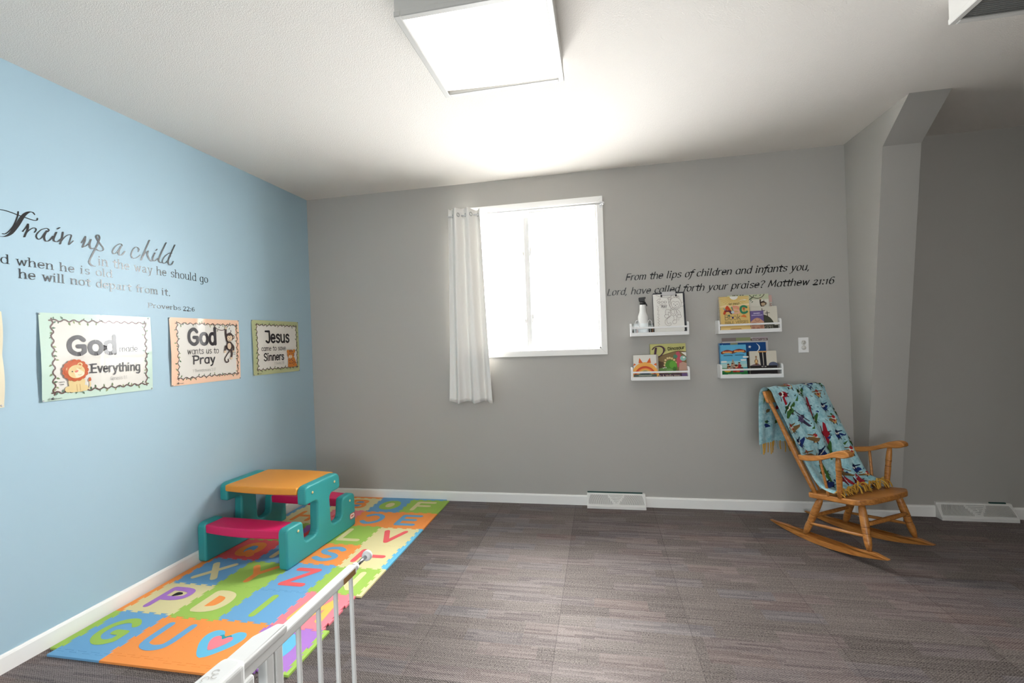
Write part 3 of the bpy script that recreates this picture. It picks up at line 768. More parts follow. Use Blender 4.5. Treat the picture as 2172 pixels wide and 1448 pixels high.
def squiggle(A, u0, u1, v, amp, m, pen, n=9, seed=1):
    """a line of lettering too small to read"""
    R = random.Random(seed + int(abs(v) * 977)); P = []
    for k in range(n * 2 + 1):
        P.append((u0 + (u1 - u0) * k / (n * 2), v + (amp if k % 2 else -amp) * R.uniform(.5, 1.0)))
    A.stroke(P, m, pen, smooth=True, k=3)
def mark(A, x, y):   # small imprint in the corner
    A.text('ab', x, y, .75, BLK, 1.6, gap=1.0); A.text('Answers', x + 1.7, y + .05, .42, BLK, 1.0)

# --- first poster
t, b, A, fr = poster('mint poster reading God made Everything with a lion', -2.099, 1.163, .552, .428, sheen(198, 220, 206),
    lambda a, c: .003 + .010 * max(0, .22 - a) * (1.2 - c) * 3 * max(0, 1 - abs(c - .35) * 1.6) + (.010 if a < .5 else .007) * (1 - abs(a - .5) * 2) + (.005 if c > .5 else .004) * (1 - abs(c - .5) * 2))
vines(A, 5.0, 3.8, 51.2, 38.9, .34, 3)
A.text('God', 11.2, 22.2, 6.1, BLK, 1.75, width=23.0, gap=1.5)
A.text('made', 36.0, 22.7, 2.35, BLK, .62, width=10.2)
A.text('Everything', 21.2, 12.4, 3.1, BLK, 1.05, width=26.2, gap=1.4, rise=-.02)
A.stroke([(20.6, 12.4), (22.4, 12.4)], BLK, .32); A.stroke([(20.6, 16.6), (22.4, 16.6)], BLK, .32)
A.text('Genesis 1:1', 30.4, 7.7, 1.25, GREY, .55, width=9.2)
squiggle(A, 7.0, 9.2, 8.8, .35, GREY, .06); squiggle(A, 7.6, 8.8, 7.6, .3, GREY, .06)
MANE, TAN, CREAM, PINK, OUT = sheen(196, 98, 62), sheen(226, 202, 148), sheen(240, 226, 196), sheen(222, 132, 116), sheen(176, 132, 88)
A.stroke([(18.4, 4.2), (19.8, 4.6), (20.5, 6.2), (20.2, 8.4)], TAN, .25, smooth=True); A.blob([(19.7, 8.2), (19.8, 9.2), (20.4, 10.2), (20.9, 9.2), (20.8, 8.3)], MANE)
A.ell(10.7, 4.9, 1.5, 1.5, TAN); A.ell(18.0, 4.9, 1.5, 1.5, TAN)
A.blob([(11.3, 9.6), (11.0, 6.5), (11.3, 3.6), (14.4, 3.2), (17.6, 3.6), (17.9, 6.5), (17.6, 9.6)], TAN)
for x in (12.9, 14.3, 15.7): A.stroke([(x, 7.0), (x + (.25 if x > 14 else -.1), 3.6)], OUT, .07)
for k in range(15):
    q = 2 * PI * k / 15; A.ell(13.9 + 4.6 * math.cos(q), 14.1 + 4.3 * math.sin(q), 1.35, 1.3, MANE, n=12)
A.ell(13.9, 14.1, 5.0, 4.6, MANE, n=28)
A.ell(10.8, 14.9, 1.1, 1.05, TAN); A.ell(15.8, 16.9, 1.15, 1.05, TAN); A.ell(10.9, 14.9, .65, .6, MANE); A.ell(15.7, 16.8, .65, .6, MANE)
A.ell(14.2, 13.5, 3.7, 3.35, TAN, 10); A.blob([(13.3, 15.6), (12.2, 13.4), (12.6, 11.3), (14.4, 10.4), (17.0, 11.2), (17.6, 12.8), (15.4, 14.4)], CREAM)
A.blob([(13.4, 13.6), (14.1, 14.1), (15.0, 14.0), (14.6, 13.2), (13.7, 13.0)], PINK)
A.ell(12.3, 13.6, .32, .32, BLK); A.stroke([(15.2, 15.3), (15.8, 15.0), (16.3, 15.2)], OUT, .1, smooth=True); A.stroke([(14.8, 11.9), (15.6, 11.6), (16.3, 12.0)], OUT, .08, smooth=True)
mark(A, 3.0, .7); b.build('sheet', t); pins(t, fr, [(.3, 42.0), (53.6, 41.7), (.5, .4), (54.2, .6)])

# --- monkey used on a poster and a book
def monkey(A, x, y, k, dark, skin, line=None):
    """hanging by one arm; (x, y) is the middle of the head, k the head radius"""
    T = lambda p: (x + p[0] * k, y + p[1] * k)
    st = lambda pts, r, m=dark: A.stroke([T(p) for p in pts], m, r * k, smooth=True)
    st([(-1.0, 2.2), (-1.1, .8), (-.9, -.6), (-.4, -1.4)], .27); A.ell(*T((-1.0, 2.3)), .35 * k, .3 * k, skin)
    st([(.5, -1.6), (1.1, -2.4), (1.0, -3.3)], .26); A.ell(*T((1.0, -3.5)), .32 * k, .3 * k, skin)
    st([(-.6, -2.9), (-1.3, -2.2), (-1.6, -3.2)], .28); A.ell(*T((-1.6, -3.5)), .36 * k, .3 * k, skin)
    st([(.2, -3.0), (.5, -4.0), (.3, -4.9)], .28); A.ell(*T((.3, -5.2)), .36 * k, .3 * k, skin)
    st([(-.1, -3.2), (-1.0, -4.2), (-1.7, -5.2), (-1.3, -6.1), (-.6, -5.9), (-.7, -5.4)], .13)
    A.ell(*T((-.15, -2.1)), .95 * k, 1.15 * k, dark); A.ell(*T((-.25, -2.15)), .58 * k, .8 * k, skin)
    A.ell(*T((1.05, .1)), .5 * k, .5 * k, dark); A.ell(*T((1.1, .1)), .3 * k, .3 * k, skin); A.ell(*T((-1.0, .6)), .4 * k, .4 * k, dark)
    A.ell(*T((0, .1)), 1.12 * k, 1.1 * k, dark); st([(.1, 1.1), (.45, 1.5), (.35, 1.8)], .09)
    A.ell(*T((-.35, -.05)), .5 * k, .5 * k, skin); A.ell(*T((.3, .0)), .5 * k, .5 * k, skin); A.ell(*T((-.1, -.5)), .72 * k, .5 * k, skin)
    A.ell(*T((-.35, .05)), .1 * k, .12 * k, BLK, n=8); A.ell(*T((.25, .1)), .1 * k, .12 * k, BLK, n=8); A.ell(*T((-.1, -.25)), .14 * k, .1 * k, BLK, n=8)
    st([(-.45, -.62), (-.1, -.8), (.3, -.6)], .05, BLK)

# --- second poster
t, b, A, fr = poster('peach poster reading God wants us to Pray with a monkey', -1.427, 1.167, .556, .43, sheen(240, 200, 172),
    lambda a, c: .003 + .012 * max(0, .25 - a) * max(0, 1 - abs(c - .45) * 1.8) * 2 + .006 * max(0, 1 - abs(a - .47) * 9) * c + .003 * (1 - abs(c - .5) * 2))
vines(A, 4.9, 4.2, 52.5, 38.9, .26, 5)
A.text('God', 12.6, 25.6, 7.0, BLK, 1.6, width=21.6, gap=1.5)
A.text('wants us to', 11.4, 19.3, 2.7, BLK, .62, width=24.6)
A.text('Pray', 15.6, 12.9, 3.6, BLK, 1.3, width=17.0, gap=1.5); A.stroke([(15.0, 17.9), (16.8, 17.9)], BLK, .35)
A.text('1 Thessalonians 5:17', 15.0, 7.5, 1.3, GREY, .5, width=17.8)
A.stroke([(32.0, 39.0), (34.5, 36.4), (38.5, 35.0), (42.0, 35.8), (45.6, 38.8)], BRN, .24, smooth=True)
for q in ((37.0, 37.0), (42.6, 37.2), (35.4, 34.6), (45.8, 36.2)): A.ell(q[0], q[1], .8, .3, sheen(104, 120, 96), 60)
monkey(A, 45.6, 30.0, 2.85, PM(62, 44, 40, .3, .4), sheen(222, 198, 170))
squiggle(A, 47.4, 50.2, 19.3, .4, GREY, .06); squiggle(A, 48.0, 50.0, 18.0, .35, GREY, .06)
mark(A, 3.2, 1.0); b.build('sheet', t); pins(t, fr, [(.3, 42.0), (54.5, 42.1), (.6, .5), (54.4, .5)])

# --- third poster
t, b, A, fr = poster('olive poster reading Jesus came to save Sinners with a tiger', -.744, 1.176, .549, .43, sheen(186, 192, 146),
    lambda a, c: .003 + .012 * max(0, .2 - a) * max(0, 1 - abs(c - .4) * 1.8) * 2 + .003 * (1 - abs(a - .5) * 2) + .003 * (1 - abs(c - .5) * 2))
vines(A, 4.8, 4.0, 51.8, 38.8, .3, 9)
A.text('Jesus', 14.0, 25.2, 6.2, BLK, 1.35, width=28.0, gap=1.4); A.stroke([(13.9, 33.9), (18.2, 33.9)], BLK, .75)
A.text('came to save', 8.8, 18.6, 2.6, BLK, .7, width=28.2)
A.text('Sinners', 11.2, 10.8, 4.0, BLK, 1.2, width=23.2, gap=1.3)
A.text('1 Timothy 1:15', 22.8, 7.2, 1.3, GREY, .5, width=11.8)
ORA, STR = sheen(206, 128, 52), PM(70, 40, 28, .3, .4)
A.blob([(40.2, 11.6), (39.6, 8), (39.6, 4.4), (44, 4.0), (50.4, 4.4), (50.6, 6.4), (48.6, 10.6), (46.6, 12.4)], ORA)
A.ell(39.6, 17.2, 1.5, 1.6, ORA); A.ell(47.6, 17.4, 1.5, 1.6, ORA); A.ell(43.2, 14.8, 4.6, 3.9, ORA); A.ell(42.6, 12.8, 2.4, 1.5, sheen(238, 214, 176))
for x in (41.6, 43.2, 44.8): A.stroke([(x, 18.4), (x + .1, 16.8)], STR, (.3, .3, 0))
for q in ((46.9, 15.2), (46.9, 13.9), (45.2, 9.4), (46.8, 8.2), (44.6, 7.2), (46.6, 6.2), (41.4, 9.6), (41.6, 7.4), (48.6, 7.4), (43.6, 10.6)): A.ell(q[0], q[1], 1.0, .28, STR, 200 if q[0] > 43 else -20, n=10)
A.ell(41.4, 15.0, .4, .45, BLK, n=10); A.ell(44.6, 15.2, .4, .45, BLK, n=10); A.ell(42.6, 13.7, .6, .42, PINK, n=10); A.stroke([(41.6, 12.6), (42.6, 12.2), (43.6, 12.7)], STR, .1, smooth=True)
mark(A, 3.4, .8); b.build('sheet', t); pins(t, fr, [(.3, 42.0), (54.4, 42.0), (.6, .5), (54.4, .5)])

# --- the fourth, mostly out of the picture
t, b, A, fr = poster('cream poster edge at the picture border, nearest to the camera', -2.790, 1.160, .552, .428, sheen(232, 222, 196),
    lambda a, c: .003 + .022 * max(0, a - .55) * abs(math.sin((c - .02) * PI * 1.9)) + .003 * (1 - abs(a - .5) * 2))
vines(A, 4.8, 4.0, 51.0, 38.8, .3, 12); b.build('sheet', t); pins(t, fr, [(54.0, .9), (54.0, 41.9)])

# ================================================================ foam play mat: 28 interlocking tiles
def foam(r, g, b): return PM(r, g, b, .82, .25, name='eva_foam', bump=(420.0, .25, .0008, 2.0))
FO = {'blue': foam(110, 164, 204), 'orange': foam(240, 148, 76), 'green': foam(158, 192, 88), 'cream': foam(222, 210, 158), 'pink': foam(236, 132, 142),
      'purple': foam(170, 120, 196), 'red': foam(230, 98, 100), 'hole': foam(40, 38, 42), 'sky': foam(104, 182, 214), 'yellow': foam(248, 186, 92), 'teal': foam(40, 150, 160)}
TS, MX, MY, MT = .297, .075, -2.121, .011
ROT = {}
# front row first; each tile: (ground, letter, letter colour, counter colour, what the label calls it)
ROWS = [
 [('blue', 'G', 'green', None), ('orange', 'U', 'blue', None), ('orange', '@', 'sky', 'pink'), ('purple', '0', 'sky', 'sky')],
 [('cream', 'P', 'purple', 'hole'), ('green', 'D', 'cream', 'orange'), ('blue', 'I', 'green', None), ('pink', 'M', 'yellow', None)],
 [('blue', 'X', 'cream', None), ('green', 'Y', 'orange', None), ('blue', 'Z', 'red', None), ('green', 'N', 'cream', None)],
 [('red', 'Q', 'orange', 'blue'), ('blue', 'K', 'cream', None), ('orange', 'S', 'blue', None), ('cream', 'T', 'red', None)],
 [('green', 'W', 'red', None), ('purple', 'R', 'red', None), ('green', 'L', 'cream', None), ('cream', 'V', 'red', None)],
 [('cream', 'H', 'orange', None), ('pink', '5', 'red', None), ('orange', 'C', 'blue', None), ('orange', 'E', 'blue', None)],
 [('cream', 'A', 'blue', None), ('cream', 'B', 'orange', 'blue'), ('blue', 'O', 'green', 'cream'), ('green', 'F', 'cream', None)],
]
ROTATE = {'T': 90, 'C': 180}
EDGE_L = ['green', 'orange', 'orange', 'orange', 'green', 'blue', 'blue']
EDGE_R = ['green', None, 'cream', 'sky', 'sky', 'orange', 'green']
EDGE_B = ['cream', 'orange', 'blue', 'blue']
EDGE_F = ['blue', 'orange', 'orange', None]
HIDDEN = {(4, 0): 'green foam mat tile by the blue wall, under the picnic table', (4, 1): 'purple foam mat tile under the middle of the picnic table', (5, 1): 'pink foam mat tile under the far bench of the picnic table',
          (0, 3): 'purple foam mat tile with a light blue rounded shape, beside the heart tile'}
PLACE = ['in the front row', 'in the second row', 'in the third row', 'in the fourth row', 'in the fifth row', 'in the sixth row', 'in the back row']
def teeth(p, q, depth, n=4):
    """jigsaw edge from p to q"""
    p, q = Vector(p), Vector(q); d = q - p; nn = Vector((-d.y, d.x)).normalized() * depth; out = [p]
    for k in range(n):
        a, b = (k + .22) / n, (k + .72) / n
        for t, o in ((a + .02, 0), (a - .012, 1), (b + .012, 1), (b - .02, 0)): out.append(p + d * t + nn * o)
    return out       # q itself left out
DEP = .0125
def tile_outline(r, c):
    x0, y0 = MX + c * TS, MY + r * TS; x1, y1 = x0 + TS, y0 + TS
    V = lambda i, a, b: teeth((MX + i * TS, a), (MX + i * TS, b), DEP * (1 if (i + r) % 2 else -1))
    Hh = lambda j, a, b: teeth((a, MY + j * TS), (b, MY + j * TS), DEP * (1 if (j + c) % 2 else -1))
    rev = lambda L, end: [Vector(end)] + L[1:][::-1]
    bot = Hh(r, x0, x1)
    right = V(c + 1, y0, y1); top = rev(Hh(r + 1, x0, x1), (x1, y1)); left = rev(V(c, y0, y1), (x0, y1))
    return [tuple(v) for v in bot + right + top + left]
def flat(poly, m, h0, h1, bev=0.0):
    b = MB(); b.prism(poly, lambda x, y: (x, y, h0), lambda x, y: (x, y, h1), m, bev=bev, seg=1)
    return b
def letter_mesh(ch, col, h, cx, cy, rot=0, size=.205, pen=.0195):
    b = MB(); A = Art(b, lambda u, v, hh: Vector((u, v, hh)), h, 0.0); A.dh = 3.5e-5
    if ch == '@':
        heart = [(x * 1.28, y * 1.2) for x, y in [(0, .030), (.030, .062), (.066, .060), (.082, .026), (.062, -.030), (.0, -.092), (-.062, -.030), (-.082, .026), (-.066, .060), (-.030, .062)]]
        b.face([Vector((cx + x, cy + y, h)) for x, y in [(p.x, p.y) for p in catmull([(x, y, 0) for x, y in heart[:1]] + [(x, y, 0) for x, y in heart[1:]], 4, True)]], FO[col])
        return b
    wd_, src = GL[ch]; k = (size - 2 * pen) / 14.0; co, si = math.cos(math.radians(rot)), math.sin(math.radians(rot))
    sxx = 1.0 if ch in 'I' else (max(.175, min(.215, wd_ * k + .04)) - 2 * pen) / ((wd_ - 1.6) * k)
    def T(p):
        x, y = (p[0] - wd_ / 2) * k * sxx, (p[1] - 7) * k
        return (cx + x * co - y * si, cy + x * si + y * co)
    for part in src.split(';'):
        kind = part[0]; pts = [T(tuple(float(v) for v in q.split(','))) for q in part[1:].split()]
        A.stroke(pts, FO[col], pen, smooth=kind == 's', closed=kind == 'c', lift=False)
    return b
for r in range(7):
    for c in range(4):
        g, ch, lc, cc = ROWS[r][c]
        x0, y0 = MX + c * TS, MY + r * TS; cx, cy = x0 + TS / 2, y0 + TS / 2
        nm = 'letter ' + ch if ch != '@' else 'heart'
        if ch == '2': nm = 'number 2'
        t = thing('foam_mat_tile', HIDDEN.get((r, c)) or '%s foam mat tile with %s %s %s %s' % (g, 'an' if lc[0] in 'aeiou' else 'a', lc if lc != 'sky' else 'light blue', nm, PLACE[r]), 'mat tile', (0, 0, 0), 0, 'interlocking foam mat tiles')
        flat(tile_outline(r, c), FO[g], .0005, MT, .0007).build('ground', t)
        if cc and ch != '@':
            b = MB(); A = Art(b, lambda u, v, hh: Vector((u, v, hh)), MT + .0003, 0)
            oy = .028 if ch == 'P' else 0.0
            if ch == 'P': A.blob([(cx - .012, cy + .05), (cx + .02, cy + .052), (cx + .034, cy + .036), (cx + .012, cy + .02), (cx - .014, cy + .012)], FO[cc])
            elif ch == 'D': A.blob([(cx - .035, cy + .062), (cx + .01, cy + .062), (cx + .035, cy + .02), (cx + .035, cy - .03), (cx + .005, cy - .062), (cx - .035, cy - .062)], FO[cc])
            else: A.ell(cx, cy, .06 if ch in 'OQ0' else .045, .07, FO[cc])
            b.build('counter', t)
        letter_mesh(ch, lc, MT + .0007, cx, cy, ROTATE.get(ch, 0), pen=.026 if ch in 'ODQ0' else .0195).build('letter' if ch != '@' else 'heart', t)
        if ch == '@':
            b = MB(); H_ = [(x * 1.28, y * 1.2) for x, y in [(0, .014), (.016, .030), (.034, .029), (.042, .012), (.030, -.018), (0, -.050), (-.030, -.018), (-.042, .012), (-.034, .029), (-.016, .030)]]
            b.face([(cx + p.x, cy + p.y, MT + .0013) for p in catmull([(x, y, 0) for x, y in H_], 4, True)], FO[cc]); b.build('counter', t)
            b = MB(); b.face([(cx + x, cy + y, MT + .001) for x, y in ((-.02, .05), (.0, .036), (.02, .05), (.034, .04), (.016, .03), (0, .018), (-.016, .03), (-.034, .04))], FO['teal']); b.build('recess_shade', t)  # painted shade of the recess above the inner heart
        # straight edge strips around the outside of the mat
        SW = .042
        def strip(poly, col):
            b = flat(poly, FO[col], .0005, MT, .0007); b.build('edge_strip', t)
        if c == 0 and EDGE_L[r]:
            L = teeth((MX, y0), (MX, y0 + TS), DEP * (1 if r % 2 else -1)); strip([tuple(v) for v in L] + [(MX, y0 + TS), (MX - SW, y0 + TS), (MX - SW, y0)], EDGE_L[r])
        if r == 0 and EDGE_F[c]:
            L = teeth((x0, y0), (x0 + TS, y0), DEP * (1 if c % 2 else -1)); strip([(x0, y0 - .042), (x0 + TS, y0 - .042), (x0 + TS, y0)] + [tuple(v) for v in L[::-1]], EDGE_F[c])
        if r == 6:
            L = teeth((x0, y0 + TS), (x0 + TS, y0 + TS), DEP * (1 if (7 + c) % 2 else -1)); strip([tuple(v) for v in L] + [(x0 + TS, y0 + TS), (x0 + TS, y0 + TS + .026), (x0, y0 + TS + .026)], EDGE_B[c])
        if c == 3 and EDGE_R[r]:
            L = teeth((MX + 4 * TS, y0), (MX + 4 * TS, y0 + TS), DEP * (1 if (4 + r) % 2 else -1)); X1 = MX + 4 * TS
            strip([(X1 + .032, y0), (X1 + .032, y0 + TS), (X1, y0 + TS)] + [tuple(v) for v in L[::-1]], EDGE_R[r])
# table and its parts
M_TEAL = PM(50, 150, 150, .42, .45, name='teal_plastic', bump=(330.0, .2, .0008, 2.0))
M_YEL = PM(230, 152, 56, .45, .4, name='yellow_orange_plastic', bump=(330.0, .2, .0008, 2.0))
M_MAG = PM(214, 26, 94, .42, .45, name='magenta_plastic', bump=(330.0, .2, .0008, 2.0))
tb = thing('picnic_table', 'toddler plastic picnic table with teal ends, orange top and magenta benches', 'table', (.372, -.948, MT + .0014), math.radians(-3.4))
PANEL = fillet([(-.362, 0, .02), (-.362, .252, .04), (-.212, .252, .035), (-.198, .108, .03), (-.075, .108, .05), (-.066, .335, .03), (-.185, .335, .02), (-.185, .456, .045),
                (.185, .456, .06), (.185, .335, .03), (.066, .335, .04), (.075, .108, .05), (.198, .108, .045), (.212, .252, .035), (.362, .252, .05), (.362, 0, .02)], 5)
M_BOLT = PM(226, 200, 140, .35, .5, name='cream_bolt')
for sx_, xx in ((-1, -.345), (1, .345)):
    b = MB(); x0, x1 = (xx, xx + .066) if sx_ < 0 else (xx - .066, xx)
    b.prism(PANEL, lambda y, z: (x0, y, z), lambda y, z: (x1, y, z), M_TEAL, bev=.014, seg=4)
    pn = b.build('end_panel', tb)
    for (y, z) in ((-.115, .402), (.118, .402), (-.262, .205), (.292, .205)):
        b = MB(); b.lathe([(.0125, 0), (.012, .002), (.0085, .0025)], M_TEAL, (xx - sx_ * .0005, y, z), (sx_, 0, 0), 16); b.lathe([(.0082, 0), (.0085, .003), (.006, .0055), (.001, .006)], M_BOLT, (xx, y, z), (sx_, 0, 0), 14)
        b.build('bolt', pn)
    if sx_ > 0:
        b = MB(); A = Art(b, lambda u, v, h: Vector((xx + h, u, v)), .0006, .0004); yc, zc = .318, .082
        def pill(w_, h_, m):
            P = fillet([(yc - w_, zc - h_, .012), (yc + w_, zc - h_, .012), (yc + w_, zc + h_ , .012), (yc - w_, zc + h_, .012)], 5); A.poly(P, m)
        pill(.030, .021, PM(214, 52, 56, .4)); pill(.026, .0165, PM(240, 236, 228, .4)); pill(.017, .0065, PM(214, 52, 56, .4))
        A.text('little tikes', yc - .015, zc - .0032, .0034, PM(240, 236, 228, .4), 1.0, width=.030)
        b.build('maker_badge', pn)
def plank(name, y0, y1, z1, th, bow, m, xin, dip=0.0):
    """a moulded board between the end panels; its outer edges bow outwards"""
    b = MB(); N = 16; P = []
    for k in range(N + 1):
        t = -1 + 2 * k / N; P.append((t * xin, y0 - bow[0] * (1 - t * t)))
    for k in range(N + 1):
        t = 1 - 2 * k / N; P.append((t * xin, y1 + bow[1] * (1 - t * t)))
    sag = lambda x, y: -dip * (1 - (x / xin) ** 2)
    b.prism(P, lambda x, y: (x, y, z1 - th), lambda x, y: (x, y, z1), m, bev=.010, seg=3)
    return b.build(name, tb)
plank('tabletop', -.192, .192, .449, .046, (.020, .020), M_YEL, .284)
plank('bench_seat', -.352, -.214, .240, .056, (.024, .006), M_MAG, .284)
plank('bench_seat', .214, .352, .240, .056, (.006, .024), M_MAG, .284)

# ================================================================ safety gate in the foreground
M_GATE = PM(236, 236, 234, .38, .45, name='white_enamel')
M_CHR = PM(200, 202, 204, .2, .5, 1.0, name='bright_steel')
gt = thing('safety_gate', 'white metal child safety gate jutting into the room in front of the mat', 'gate', (1.905, 0, 0))
GZ = .752
b = MB(); b.box(-.013, .013, -3.62, -2.612, GZ - .024, GZ, M_GATE, .004); b.build('top_rail', gt)
b = MB(); b.box(-.013, .013, -3.62, -2.612, .045, .07, M_GATE, .004); b.build('bottom_rail', gt)
for y in (-2.626, -2.702, -2.778, -2.856, -3.05, -3.13, -3.21, -3.29, -3.37, -3.45, -3.53):
    b = MB(); b.tube([(0, y, .065), (0, y, GZ - .02)], .0060, M_GATE, 14, False); b.build('bar', gt)
for y in (-2.934, -2.962):
    b = MB(); b.box(-.012, .012, y - .011, y + .011, .02, GZ - .02, M_GATE, .004); b.build('upright', gt)
for z in (GZ - .013, .058):
    b = MB(); b.lathe([(.011, 0), (.011, .018), (.008, .02)], M_GATE, (0, -2.614, z), (0, 1, 0), 14); b.build('collar', gt)
    b = MB(); b.tube([(0, -2.61, z), (0, -2.535, z)], .0058, M_CHR, 12); b.build('threaded_spindle', gt)
    b = MB(); b.lathe([(.009, -.010), (.0135, -.007), (.0155, 0), (.015, .006), (.010, .008), (.001, .008)], PM(238, 238, 238, .6, .3), (0, -2.532, z), (0, 1, 0), 22); b.build('rubber_bumper', gt)
b = MB(); b.box(.0132, .0138, -2.682, -2.622, GZ - .022, GZ - .006, PM(150, 110, 62, .5), 0); b.build('sticker', gt)
b = MB()
b.prism(fillet([(-.034, -3.06, .01), (.015, -3.06, .006), (.015, -2.91, .004), (-.010, -2.91, .01), (-.034, -2.96, .02)], 4), lambda x, y: (x, y, GZ - .004), lambda x, y: (x, y, GZ + .014), M_GATE, bev=.005, seg=3)
hs = b.build('latch_housing', gt)
b = MB()
b.prism(fillet([(-.040, -3.24, .02), (.022, -3.24, .02), (.022, -3.035, .02), (-.034, -3.03, .02)], 5), lambda x, y: (x, y, GZ - .03), lambda x, y: (x, y, GZ + .022), M_GATE, bev=.010, seg=4)
o = b.build('release_handle', gt)
b = MB(); A = Art(b, lambda u, v, h: Vector((u, v, GZ + .0222 + h)), .0003, .0001); wear = PM(196, 192, 186, .5)
for (x, y, q) in ((-.012, -3.075, 40), (-.004, -3.085, 80), (-.016, -3.095, 10), (.002, -3.11, 60)):
    A.stroke([(x + .006 * math.cos(math.radians(q + 50 * k)), y + .006 * math.sin(math.radians(q + 50 * k))) for k in range(6)], wear, .0008, smooth=True)
b.build('embossed_arrow', o)
b = MB(); b.box(.0, .02, -3.06, -3.015, GZ - .062, GZ - .02, M_GATE, .006); b.build('latch_catch', gt)

# ================================================================ rocking chair (local x forward, y to the sitter's left)
ch_ = thing('rocking_chair', 'honey oak spindle rocking chair beside the column, a blanket over its back', 'chair', (4.171, -.552, 0), -1.006)
def ring_leg(b, p, q, prof, grooves=()):
    """turned leg from p to q; prof (radius, t)"""
    p, q = Vector(p), Vector(q); L = (q - p).length; pr = []
    for r, t in prof: pr.append((r, t * L))
    b.lathe(pr, M_OAK, p, q - p, 18)
    M_G = PM(92, 52, 24, .5)
    for g in grooves:
        b.lathe([(g[1], g[0] * L), (g[1] + .0006, g[0] * L + .0012), (g[1], g[0] * L + .0024)], M_G, p, q - p, 18)
# seat: dished plank, lower at the back
def seat_z(x): return .379 - .165 * (.2 - x)
SEAT = fillet([(-.170, -.200, .05), (-.170, .200, .05), (.165, .242, .05), (.213, .16, .06), (.222, 0, .25), (.213, -.16, .06), (.165, -.242, .05)], 5)
b = MB(); b.prism(SEAT, lambda x, y: (x, y, seat_z(x) - .034), lambda x, y: (x, y, seat_z(x)), M_OAK, bev=.008, seg=3); b.build('seat', ch_)
LEGP = [(.013, 0), (.0195, .12), (.022, .3), (.0225, .45), (.020, .6), (.0185, .68), (.021, .74), (.019, .86), (.0125, 1.0)]
for s in (-1, 1):
    b = MB(); ring_leg(b, (.150, s * .172, seat_z(.15) - .03), (.213, s * .216, .094), LEGP, ((.50, .0222), (.64, .0192))); b.build('leg', ch_)
    b = MB(); ring_leg(b, (-.095, s * .165, seat_z(-.1) - .03), (-.188, s * .197, .036), LEGP, ((.45, .0226), (.64, .0192))); b.build('leg', ch_)
# rockers: arcs that touch the floor behind the middle
for s in (-1, 1):
    b = MB(); N = 34; xs = [-.455 + (.312 + .455) * k / N for k in range(N + 1)]; bot, top = [], []
    for x in xs:
        z = (x + .162) ** 2 / 2.735; t = (x + .455) / .767; h = .040 * min(1, .12 + t * 5) * min(1, .08 + (1 - t) * 9)
        bot.append((x, z)); top.append((x, z + h))
    yy = lambda x: s * (.176 + (.213 - .176) * (x + .455) / .767)
    b.prism(bot + top[::-1], lambda x, z: (x, yy(x) - .014, z), lambda x, z: (x, yy(x) + .014, z), M_OAK, bev=.004, seg=2); b.build('rocker', ch_)
# stretchers
def rod_(p, q, r, name='stretcher', mid=1.35):
    p, q = Vector(p), Vector(q); b = MB(); n = 8
    b.tube([p.lerp(q, k / n) for k in range(n + 1)], [r * (1 + (mid - 1) * math.sin(PI * k / n)) for k in range(n + 1)], M_OAK, 12); return b.build(name, ch_)
for s in (-1, 1): rod_((-.165, s * .196, .118), (.197, s * .206, .168), .0075)
rod_((.188, -.195, .232), (.188, .195, .232), .0105); rod_((-.145, -.18, .165), (-.145, .18, .165), .0095)
# back: two outer posts, five spindles, crest rail
for s in (-1, 1):
    b = MB(); n = 10; p, q = Vector((-.112, s * .188, seat_z(-.11) - .01)), Vector((-.374, s * .258, .905))
    b.tube([p.lerp(q, k / n) for k in range(n + 1)], [.0135, .015, .0165, .0175, .018, .0175, .0165, .015, .0135, .0125, .0115], M_OAK, 14); b.build('back_post', ch_)
for y in (-.14, -.07, 0, .07, .14): rod_((-.132, y * .85, seat_z(-.13) - .01), (-.372 - .012 * (1 - (y / .26) ** 2), y * 1.1, .905), .0065, 'back_spindle', 1.2)
b = MB(); N = 20; P = []
for k in range(N + 1): P.append((-.282 + .564 * k / N, None))
def crest(y, side, tp):
    f = 1 - (y / .282) ** 2; xm = -.366 - .026 * f - (.030 if tp else 0)
    return Vector((xm + side * .0125, y, (.960 + .006 * f) if tp else (.884 - .004 * f)))
rows = [[crest(-.282 + .564 * k / N, sd, tp) for k in range(N + 1)] for sd, tp in ((1, False), (1, True), (-1, True), (-1, False))]
bm2 = bmesh.new(); vv = [[bm2.verts.new(p) for p in rw] for rw in rows]
for i in range(4):
    for k in range(N): bm2.faces.new((vv[i][k], vv[i][k + 1], vv[(i + 1) % 4][k + 1], vv[(i + 1) % 4][k]))
bm2.faces.new([vv[i][0] for i in range(4)]); bm2.faces.new([vv[i][N] for i in range(3, -1, -1)])
bmesh.ops.recalc_face_normals(bm2, faces=bm2.faces[:]); ed = [e for e in bm2.edges if e.calc_face_angle(0) > .5]
bmesh.ops.bevel(bm2, geom=ed, offset=.008, segments=3, affect='EDGES', profile=.5); b.merge(bm2, M_OAK, None, True); b.build('crest_rail', ch_)
